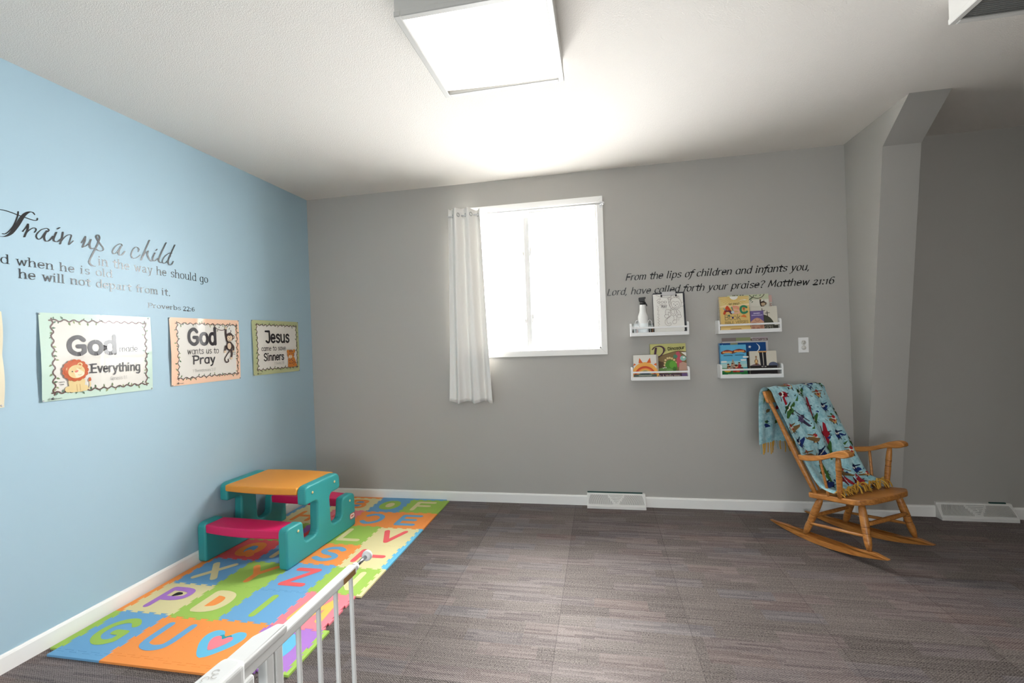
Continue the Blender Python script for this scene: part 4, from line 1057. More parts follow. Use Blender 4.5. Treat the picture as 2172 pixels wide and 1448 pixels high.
# arms with scrolled fronts, each on a turned post and one spindle
ARM_T = [(-.182, .565), (-.093, .579), (-.005, .603), (.067, .640), (.108, .655), (.140, .657), (.158, .648)]
ARM_B = [(.160, .632), (.146, .621), (.116, .611), (.061, .602), (-.018, .569), (-.094, .545), (-.175, .534)]
for s in (-1, 1):
    b = MB(); poly = [(p.x, p.y) for p in catmull([(x, z, 0) for x, z in ARM_T], 4)] + [(p.x, p.y) for p in catmull([(x, z, 0) for x, z in ARM_B], 4)]
    wy = lambda x: .017 + .009 * max(0, min(1, (x + .15) / .25))
    cy_ = lambda x: s * (.236 + .022 * max(0, min(1, (x + .18) / .3)))
    b.prism(poly, lambda x, z: (x, cy_(x) - wy(x), z), lambda x, z: (x, cy_(x) + wy(x), z), M_OAK, bev=.006, seg=3); b.build('arm', ch_)
    b = MB(); ring_leg(b, (.062, s * .222, seat_z(.062) - .004), (.074, s * .247, .612), [(.0125, 0), (.0155, .2), (.0165, .45), (.0150, .58), (.0165, .66), (.0150, .85), (.0115, 1)], ((.52, .0160), (.66, .0166))); b.build('arm_post', ch_)
    rod_((-.012, s * .214, seat_z(-.012) - .004), (-.042, s * .240, .566), .0078, 'arm_spindle', 1.0)

# ---------------------------------------------------------------- the blanket over the chair back
m_bl, n, l, p = nodemat('sky_blue_fleece')
tc = n.new('ShaderNodeTexCoord'); nz = n.new('ShaderNodeTexNoise'); rp = n.new('ShaderNodeValToRGB')
nz.inputs['Scale'].default_value = 34.0; nz.inputs['Detail'].default_value = 5.0; nz.inputs['Roughness'].default_value = .7
rp.color_ramp.elements[0].position = .32; rp.color_ramp.elements[0].color = rgb(116, 174, 188); rp.color_ramp.elements[1].position = .68; rp.color_ramp.elements[1].color = rgb(192, 228, 232)
l.new(tc.outputs['Object'], nz.inputs['Vector']); l.new(nz.outputs['Fac'], rp.inputs[0]); l.new(rp.outputs[0], p.inputs['Base Color'])
p.inputs['Roughness'].default_value = .95; p.inputs['Specular IOR Level'].default_value = .1; p.inputs['Sheen Weight'].default_value = .2
bl = thing('blanket', 'light blue fleece blanket printed with toy aeroplanes, draped over the rocking chair', 'blanket', (4.171, -.552, 0), -1.006)
PATH = [(.040, .366), (-.010, .372), (-.066, .398), (-.120, .480), (-.196, .640), (-.268, .790), (-.330, .915), (-.350, .964), (-.382, .985), (-.420, .972), (-.434, .920), (-.438, .820), (-.444, .690), (-.452, .580)]
PP = catmull([(x, 0, z) for x, z in PATH], 8); SEG = [0.0]
for a, c in zip(PP, PP[1:]): SEG.append(SEG[-1] + (c - a).length)
LEN = SEG[-1]
def on_path(v):
    d = max(0.0, min(LEN, v * LEN)); k = 0
    while k < len(SEG) - 2 and SEG[k + 1] < d: k += 1
    f = (d - SEG[k]) / max(SEG[k + 1] - SEG[k], 1e-9); P_ = PP[k].lerp(PP[k + 1], f); T_ = (PP[k + 1] - PP[k]).normalized()
    return P_, Vector((T_.z, 0, -T_.x))        # outward (towards the sitter at the front)
VT = SEG[8 * 8] / LEN                          # where the path crosses the crest
def blanket(u, v, h=0.0):
    P_, N_ = on_path(v)
    if v < VT:
        f = v / VT                             # 0 at the seat, 1 at the crest
        y0 = -.236 - .030 * f ** .6; y1 = .225 + .052 * f
    else:
        f = 1.0; g = (v - VT) / (1 - VT); y0 = -.262 - .012 * g; y1 = .280 - .01 * g
    y = y0 + (y1 - y0) * u
    fold = .5 + .5 * (1 - f) if v < VT else .35 + .9 * (v - VT) / (1 - VT)
    w_ = fold * (.013 * math.sin(u * 15.0 + 1.2 + 2.2 * v) + .009 * math.sin(u * 27 + 4 * v + .5)) + .006 * math.sin(9 * v + 6 * u)
    if v < VT: w_ = w_ * min(1, .25 + u * 4) + .004 + .010 * min(1, u * 5) + .022 * (1 - f) * max(0, u - .35)
    else: w_ = w_ + .010
    if abs(v - VT) < .06: w_ *= .45 + .55 * abs(v - VT) / .06
    Q = P_ + N_ * (w_ + h); Q.y = y
    if v < VT * .3: Q.z = max(Q.z, seat_z(Q.x) + .006)
    # the near top corner slips back and leaves the end of the crest rail bare
    return Q
b = MB(); b.grid(lambda u, v: blanket(u, v), 60, 110, m_bl)
A = Art(b, lambda u, v, h: blanket(min(max(u, .003), .997), min(max(v, .003), .997), h), .0012, .0)
PC = {'g': (62, 104, 50), 't': (196, 154, 96), 'n': (30, 52, 112), 'r': (152, 30, 44), 'v': (96, 84, 120)}
DK, WHT, RED = ink(44, 36, 40), ink(222, 222, 214), ink(170, 40, 46)
DARKER = {k: ink(*[int(c * .62) for c in v]) for k, v in PC.items()}
def plane(kind, u, v, rot, k=1.45):
    """v counts down from the crest on the front (0..1); metres along the cloth are kept square"""
    wid = .50; c, s = math.cos(math.radians(-rot)), math.sin(math.radians(-rot)); vv0 = VT * (1 - v)
    def T(p): x, y = p[0] * k, p[1] * k; return (u + (x * c - y * s) / wid, vv0 + (x * s + y * c) / LEN)
    m = ink(*PC[kind]); d = DARKER[kind]; A.h = .0012
    def poly(P_, mm): A.poly([T(q) for q in P_], mm, False); A.h += .0005
    def el(x, y, a, b_, mm): poly([(x + a * math.cos(2 * PI * t / 14), y + b_ * math.sin(2 * PI * t / 14)) for t in range(14)], mm)
    poly([(-.054, -.003), (-.046, -.012), (0, -.014), (.046, -.008), (.055, .001), (.020, .006), (-.020, .005)], d if kind in 'tv' else m)
    poly([(-.038, .014), (-.034, .010), (.034, .013), (.039, .017), (0, .018)], d)
    el(0, .0, .0145, .019, m); el(0, .008, .0125, .0085, WHT); el(0, .0155, .009, .008, d if kind != 't' else RED); el(0, -.002, .0055, .0055, RED if kind == 't' else d)
    poly([(-.002, .018), (.002, .018), (.001, .029), (-.001, .029)], d); poly([(-.009, -.012), (-.005, -.014), (-.008, -.024), (-.012, -.024)], DK); poly([(.009, -.012), (.005, -.014), (.008, -.024), (.012, -.024)], DK)
FRONT = [('g',.43,.10,-35),('g',.93,.02,-20),('g',.17,.23,-40),('g',.955,.30,-5),('g',.49,.35,-40),('g',.53,.61,-50),('g',.945,.57,0),('g',.25,.78,-80),('t',.77,.12,0),('t',.33,.02,20),('t',.82,.37,15),('t',.36,.50,20),
         ('t',.07,.39,-15),('t',.13,.62,0),('t',.87,.65,15),('t',.93,.88,20),('n',.67,.03,-15),('n',.75,.25,-10),('n',.76,.50,0),('n',.38,.63,-30),('n',.80,.80,0),('n',.07,.52,-30),('r',.17,.09,-75),('r',.50,.22,-70),('r',.60,.47,-80),
         ('r',.47,.90,-70),('r',.70,.93,-70),('v',.28,.32,50),('n',.20,.88,-20),('t',.60,.80,30)]
for q in FRONT: plane(*q)
for q in (('g', .12, -.22, 80), ('t', .30, -.18, 170), ('n', .10, -.62, 180), ('g', .24, -.58, 175), ('r', .36, -.40, 100), ('t', .08, -.42, 190), ('g', .52, -.3, 150), ('n', .7, -.5, 170)):
    plane(q[0], q[1], q[2] * .62, q[3])
b.build('cloth', bl)
# knotted fringe along both ends
FR = [ink(206, 158, 66), ink(190, 142, 56), ink(150, 176, 176), ink(214, 172, 86)]
R = random.Random(4)
def fringe(v_end, n_, spread, hang):
    b = MB()
    for k in range(n_):
        u = (k + .5) / n_; P_ = blanket(u, v_end)
        m = R.choice(FR[:2] if R.random() < .75 else FR)
        if hang:
            L = R.uniform(.055, .085); dx = R.uniform(-.012, .012)
            pts = [P_, P_ + Vector((dx * .4, R.uniform(-.004, .004), -L * .5)), P_ + Vector((dx, R.uniform(-.008, .008), -L))]
        else:
            L = R.uniform(.03, .075); a = R.uniform(-1.3, 1.5); o = Vector((math.cos(a), math.sin(a), 0))
            hmp = R.uniform(.008, .022); q = P_ + o * L; q.z = seat_z(q.x) + .006
            pts = [P_, P_ + o * L * .35 + Vector((0, 0, hmp)), P_ + o * L * .75 + Vector((0, 0, hmp * .3)), q]
            for t in pts[1:]: t.z = max(t.z, seat_z(min(t.x, .21)) + .005)
        b.tube(catmull(pts, 4), [.0055] * (4 * (len(pts) - 1) + 1), m, 6, True, True, (1.0, .45))
    return b.build('fringe', bl)
fringe(.004, 44, 0, False); fringe(.996, 26, 0, True)

# ================================================================ wall shelves
def shelf(label, x0, x1, z0, top):
    t = thing('wall_shelf', label, 'shelf', ((x0 + x1) / 2, 0, z0), 0, 'white picture-ledge shelves'); hw = (x1 - x0) / 2; h = top - z0; D = .1; th = .013
    for s in (-1, 1):
        b = MB(); pr = fillet([(0, 0, 0), (-D, 0, .006), (-D, h, .028), (0, h, .012)], 5); xa, xb = (-hw, -hw + th) if s < 0 else (hw - th, hw)
        b.prism(pr, lambda y, z: (xa, y, z), lambda y, z: (xb, y, z), M_WHITE, bev=.001, seg=1); b.build('side_panel', t)
    b = MB(); b.box(-hw + th, hw - th, -D, 0, 0.001, .013, M_WHITE, .001, 1); b.build('bottom_panel', t)
    b = MB(); b.box(-hw + th, hw - th, -D, -D + .009, .013, .029, M_WHITE, .001, 1); b.build('front_lip', t)
    b = MB(); b.box(-hw + th, hw - th, -D, -D + .009, .058, .072, M_WHITE, .002, 2); b.build('front_rail', t)
    b = MB(); b.box(-hw + th, hw - th, -.008, 0, .05, .085, M_WHITE, .001, 1); b.build('back_rail', t)
    return t
shelf('white wall shelf holding a spray bottle and a clipboard', 2.860, 3.298, 1.373, 1.476)
shelf('white wall shelf holding the dinosaur book and the rainbow book', 2.856, 3.292, 1.025, 1.128)
shelf('white wall shelf holding the spiral-bound ABC verse book', 3.508, 3.949, 1.370, 1.474)
shelf('white wall shelf holding the night-sky book, below the ABC book', 3.512, 3.951, 1.031, 1.137)

def leaf_page(c): return PM(232, 228, 216, .8, .2)
def book(label, x0, x1, z0, z1, y, th, lean, cover, name='book', cat='book', group=None, round_=.0, pages=True):
    """stands at (x0..x1), its front foot at depth y, leaning back; returns (root, cover mesh builder, art frame)"""
    t = thing(name, label, cat, ((x0 + x1) / 2, y, z0), 0, group); t.rotation_euler = (-lean, 0, 0)
    w_, h_ = x1 - x0, (z1 - z0) / math.cos(lean)
    b = MB(); hw = w_ / 2
    def board(ya, yb):
        if round_: b.prism(fillet([(-hw, 0, .002), (hw, 0, .002), (hw, h_, round_), (-hw, h_, round_)], 4), lambda x, z: (x, ya, z), lambda x, z: (x, yb, z), cover)
        else: b.box(-hw, hw, ya, yb, 0, h_, cover)
    board(0, .0014); board(th - .0014, th); b.box(-hw, -hw + .0015, 0, th, 0, h_ - (round_ or 0), cover)
    if pages:
        c = MB(); c.box(-hw + .0016, hw - .002, .0015, th - .0015, .001, h_ - .0015 - (.001 if not round_ else round_ * .3), leaf_page(0)); c.build('pages', t)
    A = Art(b, lambda u, v, h: Vector((-hw + u * w_, -h, v * h_)), .0003, .00012)
    return t, b, A, w_ / h_
def txt(A, asp, s, u0, v0, u1, size, m, nib=1.0, **k):
    """lettering on a cover: u0..u1 across, v0 the baseline, size the x-height, all as parts of the cover"""
    T0 = A.fr
    A.fr = lambda u, v, h: T0(u, v * asp, h)          # square units: one unit = cover width
    A.text(s, u0, v0 / asp, size, m, nib, width=u1 - u0, **k); A.fr = T0
class Sq:
    """draw in square units (cover width = 1)"""
    def __init__(s, A, asp): s.A, s.asp, s.T0 = A, asp, A.fr
    def __enter__(s): s.A.fr = lambda u, v, h: s.T0(u, v * s.asp, h); return s.A
    def __exit__(s, *a): s.A.fr = s.T0
L20 = math.radians
# ---- shelf with the clipboard
t = thing('clipboard', 'black clipboard holding a monkey colouring page', 'clipboard', (3.163, -.079, 1.3870)); t.rotation_euler = (-L20(8), 0, 0)
b = MB(); b.prism(fillet([(-.121, 0, .012), (.121, 0, .012), (.121, .327, .014), (-.121, .327, .014)], 4), lambda x, z: (x, .0045, z), lambda x, z: (x, .008, z), PM(34, 34, 42, .45, .4)); b.build('board', t)
b = MB(); wh = PM(236, 233, 226, .7, .2); b.box(-.118, .104, .003, .0042, .016, .316, wh); b.box(-.114, .107, .0018, .003, .024, .316, wh)
A = Art(b, lambda u, v, h: Vector((-.114 + .221 * u, .0018 - h, .024 + .221 * v)), .0003, .0001); ln = ink(142, 126, 120); lt = ink(188, 180, 172)
A.text('GOD', .13, .99, .050, ln, 1.2, width=.32); A.text('wants us to', .19, .92, .026, ln, 1.0, width=.24); A.text('PRAY', .25, .82, .062, ink(110, 102, 100), 1.2, width=.19)
A.stroke([(.28, .78), (.44, .79)], lt, .003)
Q = lambda pts, cl=False, r=.0045: A.stroke(pts, ln, r, smooth=not cl, closed=cl)
Q([(.08, 1.30), (.24, 1.22), (.42, 1.19), (.58, 1.21), (.66, 1.30)]); Q([(.6, 1.18), (.62, 1.28), (.78, 1.26), (.72, 1.32)]); Q([(.66, 1.24), (.76, 1.17), (.84, 1.25)]); Q([(.1, 1.08), (.17, 1.14), (.24, 1.16), (.2, 1.1)])
hx, hy = .73, .92
Q([(hx - .19, hy - .06), (hx - .2, hy + .10), (hx - .08, hy + .24), (hx + .1, hy + .23), (hx + .2, hy + .1), (hx + .17, hy - .08), (hx + .05, hy - .17), (hx - .1, hy - .16)], True)
Q([(hx - .14, hy + .03), (hx - .08, hy + .12), (hx, hy + .09), (hx + .09, hy + .11), (hx + .14, hy + .02), (hx + .08, hy - .12), (hx - .07, hy - .12)], True)
Q([(hx + .2, hy + .06), (hx + .29, hy + .06), (hx + .26, hy - .06), (hx + .18, hy - .07)]); Q([(hx + .06, hy + .23), (hx + .12, hy + .3), (hx + .14, hy + .22)])
A.ell(hx - .05, hy + .02, .012, .015, BLK, n=8); A.ell(hx + .06, hy + .01, .012, .015, BLK, n=8); A.ell(hx, hy - .03, .018, .013, BLK, n=8); Q([(hx - .05, hy - .08), (hx, hy - .1), (hx + .06, hy - .08)])
Q([(.50, 1.15), (.51, 1.0), (.56, .84)]); Q([(.585, 1.14), (.57, 1.02), (.6, .93)]); Q([(.48, 1.16), (.6, 1.18), (.58, 1.12), (.49, 1.13)], True)
Q([(.60, .80), (.54, .70), (.56, .58), (.64, .52), (.72, .56), (.76, .68), (.70, .77)], True); Q([(.58, .72), (.59, .62), (.65, .57), (.69, .64), (.67, .73)], True)
Q([(.55, .72), (.44, .76), (.38, .70), (.38, .56)]); Q([(.54, .62), (.48, .66), (.47, .55)]); Q([(.34, .54), (.40, .57), (.48, .55), (.47, .47), (.38, .45)], True)
Q([(.76, .75), (.86, .66), (.88, .54)]); Q([(.73, .70), (.79, .62), (.80, .53)]); Q([(.77, .53), (.89, .54), (.90, .46), (.8, .44)], True)
Q([(.64, .52), (.66, .42), (.65, .34)]); Q([(.72, .55), (.75, .46), (.73, .36)]); Q([(.62, .34), (.73, .36), (.72, .25), (.62, .24)], True)
Q([(.58, .55), (.46, .46), (.36, .36), (.36, .24), (.46, .17), (.55, .2), (.54, .27), (.48, .25)]); Q([(.54, .50), (.42, .40), (.42, .28), (.48, .22)])
for y in (.9, .75, .6, .5, .4, .3): A.stroke([(.1, y), (.15, y - .06), (.12, y - .12), (.17, y - .17)], lt, .006, smooth=True)
A.stroke([(.76, .39), (.84, .39)], lt, .005); A.stroke([(.76, .35), (.83, .35)], lt, .005)
b.build('colouring_page', t)
b = MB(); st = PM(206, 206, 208, .25, .5, .9); b.box(-.050, .055, -.004, .004, .302, .334, st, .003)
for x in (-.054, .056): b.box(x - .006, x + .006, -.005, .003, .292, .310, BLK, .002, 1)
b.build('clip', t)
bt = thing('spray_bottle', 'white plastic spray bottle with a black trigger head on the shelf', 'bottle', (2.963, -.047, 1.3865))
b = MB(); M_BOT = PM(232, 231, 228, .35, .4)
b.lathe([(.036, 0), (.0395, .006), (.040, .11), (.0395, .142), (.034, .158), (.0285, .172), (.0245, .190), (.0235, .232), (.021, .236), (.001, .236)], M_BOT, n=30); b.build('body', bt)
b = MB(); M_TRG = PM(34, 33, 34, .45, .4)
b.lathe([(.0215, .234), (.0215, .256), (.015, .262), (.001, .263)], M_TRG, n=20)
b.prism(fillet([(-.026, .262, .004), (.017, .258, .005), (.017, .280, .006), (.026, .286, .004), (.024, .296, .004), (-.030, .294, .008)], 3), lambda x, z: (x, -.011, z), lambda x, z: (x, .011, z), M_TRG, bev=.003, seg=2); b.build('spray_head', bt)
b = MB(); b.prism([(p.x, p.y) for p in catmull([(.006, .266, 0), (.018, .262, 0), (.030, .244, 0), (.036, .226, 0), (.032, .224, 0), (.022, .240, 0), (.010, .252, 0)], 3)], lambda x, z: (x, -.006, z), lambda x, z: (x, .006, z), M_TRG, bev=.002, seg=1); b.build('trigger', bt)
bn = thing('plastic_caddy', 'clear plastic caddy with wire handles standing around the spray bottle', 'caddy', (2.962, -.0475, 1.3862))
b = MB(); X, Y, Hh_ = .076, .0425, .088
for q in ((-X, -X + .0015, -Y, Y), (X - .0015, X, -Y, Y), (-X, X, -Y, -Y + .0015), (-X, X, Y - .0015, Y)): b.box(q[0], q[1], q[2], q[3], .0, Hh_, M_CLEAR)
b.build('walls', bn)
for s in (-1, 1):
    b = MB(); xx = s * .048; b.tube(catmull([(xx + .018, -Y - .001, .05), (xx + .012, -Y - .003, .10), (xx - .004, -Y - .002, .112), (xx - .016, -Y - .003, .09), (xx - .020, -Y - .001, .05)], 5), .0022, M_WHITE, 8); b.build('handle', bn)
for k, (x, col, hh) in enumerate(((-.068, (188, 184, 178), .05), (-.058, (60, 52, 50), .056), (-.049, (150, 92, 60), .048), (.044, (40, 40, 46), .055), (.052, (176, 170, 160), .05), (.060, (52, 46, 44), .06), (.068, (168, 110, 74), .047))):
    nm = ['grey', 'dark brown', 'rust', 'charcoal', 'pale grey', 'black', 'tan'][k]
    c_ = thing('crayon', 'short %s crayon standing in the clear caddy' % nm, 'crayon', (2.962 + x, -.0475 + (-.030 if abs(x) > .05 else -.034), 1.3878), 0, 'crayons in the clear caddy')
    b = MB(); b.lathe([(.0042, 0), (.0042, hh * .8), (.0026, hh * .84), (.0012, hh)], ink(*col), n=10); b.build('stick', c_)

# ---- dinosaur book and rainbow book
W_, K_ = ink(236, 232, 222), ink(40, 36, 36)
t, b, A, asp = book('tall pale green picture book lettered D is for Dinosaur', 3.010, 3.281, 1.0395, 1.307, -.058, .012, L20(9), ink(202, 198, 128))
with Sq(A, asp):
    top = 1 / asp
    A.poly([(0, .0), (1, .0), (1, .745), (.9, .77), (.76, .775), (.6, .74), (.4, .68), (.2, .62), (0, .56)], ink(134, 112, 78))
    A.stroke([(0, .56), (.2, .62), (.4, .68), (.6, .74), (.76, .775), (.9, .77), (1, .745)], ink(96, 78, 56), .008, smooth=True)
    A.poly([(.72, .74), (.80, .77), (.88, .60), (.86, .32), (.74, .30)], ink(196, 92, 104)); A.poly([(.86, .74), (.999, .735), (.999, .62)], W_)
    A.ell(.70, .62, .06, .055, ink(84, 136, 108)); A.ell(.91, .56, .085, .075, ink(150, 196, 184)); A.ell(.93, .585, .03, .025, W_)
    A.poly([(.77, .14), (.999, .14), (.999, .42), (.9, .46), (.8, .42)], ink(190, 152, 134)); A.poly([(.05, .30), (.35, .28), (.45, .44), (.2, .50)], ink(92, 74, 56))
    for q in ((.42, .52), (.48, .57), (.54, .58), (.60, .56), (.66, .52), (.40, .44), (.70, .44), (.39, .37)): A.ell(q[0], q[1], .032, .030, ink(218, 196, 138), n=10)
    A.ell(.57, .34, .165, .185, ink(86, 138, 58), 20); A.ell(.62, .38, .10, .11, ink(104, 164, 66)); A.ell(.36, .24, .14, .06, ink(112, 146, 84)); A.ell(.66, .26, .05, .06, ink(74, 118, 56)); A.ell(.52, .20, .1, .07, ink(122, 164, 92))
    for q in ((.33, .30), (.37, .31), (.41, .31)): A.poly([(q[0], q[1]), (q[0] + .03, q[1]), (q[0] + .014, q[1] - .035)], W_)
    A.rect(0, 0, .85, .13, ink(84, 66, 78)); A.rect(.85, 0, .999, .13, ink(120, 96, 140))
    A.text('Ken & Mally Ham', .14, .035, .042, ink(206, 184, 172), 1.2, width=.66)
    pl = ink(86, 62, 74)
    A.stroke([(.17, .88), (.13, .66)], pl, (.032, .014, 0)); A.stroke([(.07, .84), (.14, .91), (.28, .93), (.38, .87), (.38, .76), (.30, .66), (.24, .62)], pl, (.026, .012, 20), smooth=True)
    A.text('is', .415, .83, .02, K_, 1.4); A.text('for', .40, .775, .02, K_, 1.3, rise=.15)
    A.text('Dinosaur', .50, .80, .063, K_, 1.25, width=.46, rise=.07)
b.build('cover', t)
t, b, A, asp = book('small white board book with an orange sun over a rainbow', 2.874, 3.049, 1.0395, 1.225, -.089, .010, L20(5), ink(228, 224, 214))
with Sq(A, asp):
    A.ell(.5, .0, .62, .74, ink(238, 176, 94), n=36, t0=10, t1=170)
    for q in (((.23, .70), (.27, .94), (.42, .71)), ((.58, .71), (.73, .94), (.77, .70)), ((.0, .58), (.03, .70), (.12, .64)), ((.88, .63), (1.0, .70), (1.0, .56))): A.poly(q, ink(222, 104, 50))
    for r, col in ((.56, (238, 170, 84)), (.50, (198, 72, 56)), (.455, (212, 98, 60)), (.41, (232, 160, 80)), (.35, (208, 184, 112)), (.31, (108, 122, 118)), (.26, (66, 80, 92))): A.ell(.5, .02, r * .98, r * 1.08, ink(*col), n=30, t0=0, t1=180)
    A.rect(0, 0, 1, .20, ink(96, 106, 98)); squiggle(A, .22, .78, .14, .025, ink(190, 190, 176), .008, 12)
b.build('cover', t)
t, b, A, asp = book('thin grey-edged book tucked between the rainbow book and the dinosaur book', 2.885, 3.066, 1.0395, 1.226, -.076, .008, L20(6), ink(188, 178, 164))
with Sq(A, asp): A.rect(.8, 0, 1, .32, ink(150, 132, 104))
b.build('cover', t)

# ---- ABC shelf
t, b, A, asp = book('spiral-bound yellow book lettered My First ABC Book of Bible Verses', 3.528, 3.739, 1.3845, 1.652, -.089, .014, L20(6), ink(224, 190, 118))
with Sq(A, asp):
    tp = 1 / asp
    A.rect(0, .86, 1, tp - .001, ink(224, 200, 136))
    for k in range(16):
        a = PI * (k + .5) / 16; A.stroke([(.5 + .14 * math.cos(a), tp - .14 * math.sin(a)), (.5 + .48 * math.cos(a), tp - .34 * math.sin(a))], ink(214, 176, 96), .008, lift=False)
    A.up(); A.ell(.5, tp - .001, .14, .12, W_, n=20, t0=180, t1=360); A.poly([(.64, 1.12), (.86, 1.15), (.93, 1.12)], W_); A.poly([(0, .92), (.2, .97), (.4, .93), (.75, .97), (1, 1.0), (1, .93), (0, .89)], ink(240, 214, 168))
    A.text('MY FIRST', .32, .965, .042, ink(70, 58, 42), 1.1, width=.36)
    A.stroke([(.15, .66), (.26, .90), (.38, .68)], ink(198, 76, 44), .042); A.stroke([(.19, .745), (.34, .745)], ink(120, 52, 60), .028); A.stroke([(.36, .72), (.385, .67)], ink(84, 52, 74), .042)
    A.stroke([(.47, .66), (.47, .90)], ink(226, 162, 134), .036); A.stroke([(.47, .90), (.6, .88), (.62, .80), (.5, .785)], ink(226, 150, 124), .032, smooth=True); A.stroke([(.5, .785), (.64, .75), (.62, .67), (.47, .66)], ink(232, 178, 148), .032, smooth=True)
    A.stroke([(.90, .86), (.83, .90), (.74, .885), (.70, .78), (.745, .675), (.84, .66), (.91, .70)], ink(58, 132, 96), .036, smooth=True)
    A.ell(.81, .81, .035, .05, ink(206, 98, 52)); A.stroke([(.81, .78), (.81, .70)], ink(96, 130, 70), .008); A.ell(.43, .70, .055, .05, ink(196, 208, 212)); A.stroke([(.40, .86), (.44, .76), (.41, .90)], ink(84, 128, 104), .012); A.stroke([(.13, .84), (.2, .79)], ink(120, 160, 168), .016)
    A.text('Book', .15, .42, .135, ink(112, 106, 88), .55, width=.53); A.ell(.42, .50, .028, .035, ink(64, 52, 110)); A.poly([(.68, .53), (.80, .60), (.86, .55), (.88, .49), (.78, .51)], ink(226, 122, 60)); A.ell(.3, .58, .03, .035, ink(62, 110, 92))
    A.text('BIBLE VERSES', .15, .27, .068, ink(112, 100, 66), .7, width=.78, rise=.03); A.stroke([(.27, .235), (.82, .25)], ink(150, 112, 60), .005)
    A.rect(.0, .001, 1, .13, ink(230, 198, 132)); A.ell(.5, .03, .3, .075, ink(232, 170, 88)); squiggle(A, .32, .68, .09, .014, ink(120, 92, 50), .006, 12)
cv = b.build('cover', t)
b = MB()
for k in range(26):
    z = .012 + k * .0099; c0 = Vector((-.1065, .006, z)); b.tube([c0 + Vector((.0085 * math.cos(a), .0105 * math.sin(a), .0012 * math.sin(a * .5))) for a in [2 * PI * j / 12 for j in range(13)]], .0011, ink(226, 224, 216), 5, False)
b.build('spiral_binding', t)
t, b, A, asp = book('white book with a hanging monkey and jungle vines, behind the gospel book', 3.600, 3.893, 1.3845, 1.664, -.047, .006, L20(7), ink(218, 214, 200))
with Sq(A, asp):
    tp = 1 / asp; gv = ink(78, 66, 52)
    A.rect(.0, tp - .14, 1, tp - .001, ink(196, 200, 168)); A.rect(.53, .3, .97, tp - .15, ink(222, 218, 204))
    A.stroke([(.54, tp - .02), (.62, tp - .08), (.74, tp - .11), (.84, tp - .08), (.9, tp - .01)], gv, .008, smooth=True); A.stroke([(.66, tp - .02), (.60, tp - .10), (.5, tp - .16)], gv, .007, smooth=True)
    for q in ((.58, .87), (.64, .92), (.7, .93), (.57, .80), (.60, .76), (.8, .93), (.55, .84)): A.ell(q[0], q[1], .026, .011, ink(96, 118, 96), 40, n=8)
    A.ell(.62, .60, .04, .018, ink(104, 126, 112), 20, n=8); monkey(A, .855, .70, .058, ink(58, 44, 36), ink(206, 178, 144))
    for x in (.14, .18, .24, .32, .38): A.ell(x, tp - .012, .018, .01, gv, 10, n=8)
b.build('cover', t)
t, b, A, asp = book('thin pink booklet at the back of the ABC shelf, only its edge showing', 3.76, 3.917, 1.3845, 1.652, -.036, .004, L20(6), ink(206, 168, 158))
with Sq(A, asp):
    tp = 1 / asp; A.rect(.86, .55, 1, tp - .34, ink(190, 184, 172))
    for k in range(4): A.stroke([(.90, 1.0 + k * .09), (.96, 1.02 + k * .09)], ink(160, 84, 84), .014)
    for k in range(3): A.stroke([(.87 + .045 * k, 1.18), (.87 + .045 * k, 1.06)], ink(84, 70, 60), .008)
b.build('cover', t)
t, b, A, asp = book('cream booklet with two dark crosses on a hill, lettered Gospel', 3.744, 3.933, 1.3845, 1.566, -.077, .006, L20(6), ink(212, 206, 190), round_=.006)
with Sq(A, asp):
    A.ell(.42, .12, .46, .52, ink(74, 74, 60), n=30, t0=0, t1=180); A.rect(0, 0, 1, .2, ink(66, 64, 56)); ck = ink(56, 48, 40)
    for x, z, k in ((.46, .62, 1), (.64, .55, .85)):
        A.stroke([(x, z), (x - .01, z + .26 * k)], ck, .012); A.stroke([(x - .1 * k, z + .165 * k), (x + .09 * k, z + .18 * k)], ck, .011)
    A.text('GOSPEL', .3, .075, .085, ink(176, 170, 152), .8, width=.56)
b.build('cover', t)
t, b, A, asp = book('small purple booklet with a tan hill drawing, against the ABC book', 3.741, 3.834, 1.3845, 1.534, -.087, .004, L20(5), ink(112, 96, 148))
with Sq(A, asp):
    A.poly([(0, .0), (1, .0), (1, .72), (.72, .98), (.5, 1.05), (.3, .98), (0, .72)], ink(200, 152, 124))
    for q in (((0, .6), (.3, .66), (.55, .6), (1, .64)), ((.1, .42), (.5, .48), (.95, .42)), ((.35, .92), (.42, .78), (.62, .78), (.68, .92))): A.stroke(q, ink(140, 92, 82), .014, smooth=True)
    for q in ((.2, .25), (.55, .2), (.8, .3)): A.ell(q[0], q[1], .12, .09, ink(176, 124, 104))
    squiggle(A, .26, .74, 1.42, .045, ink(214, 206, 226), .018, 6); squiggle(A, .1, .9, 1.26, .035, ink(206, 198, 220), .016, 10)
b.build('cover', t)

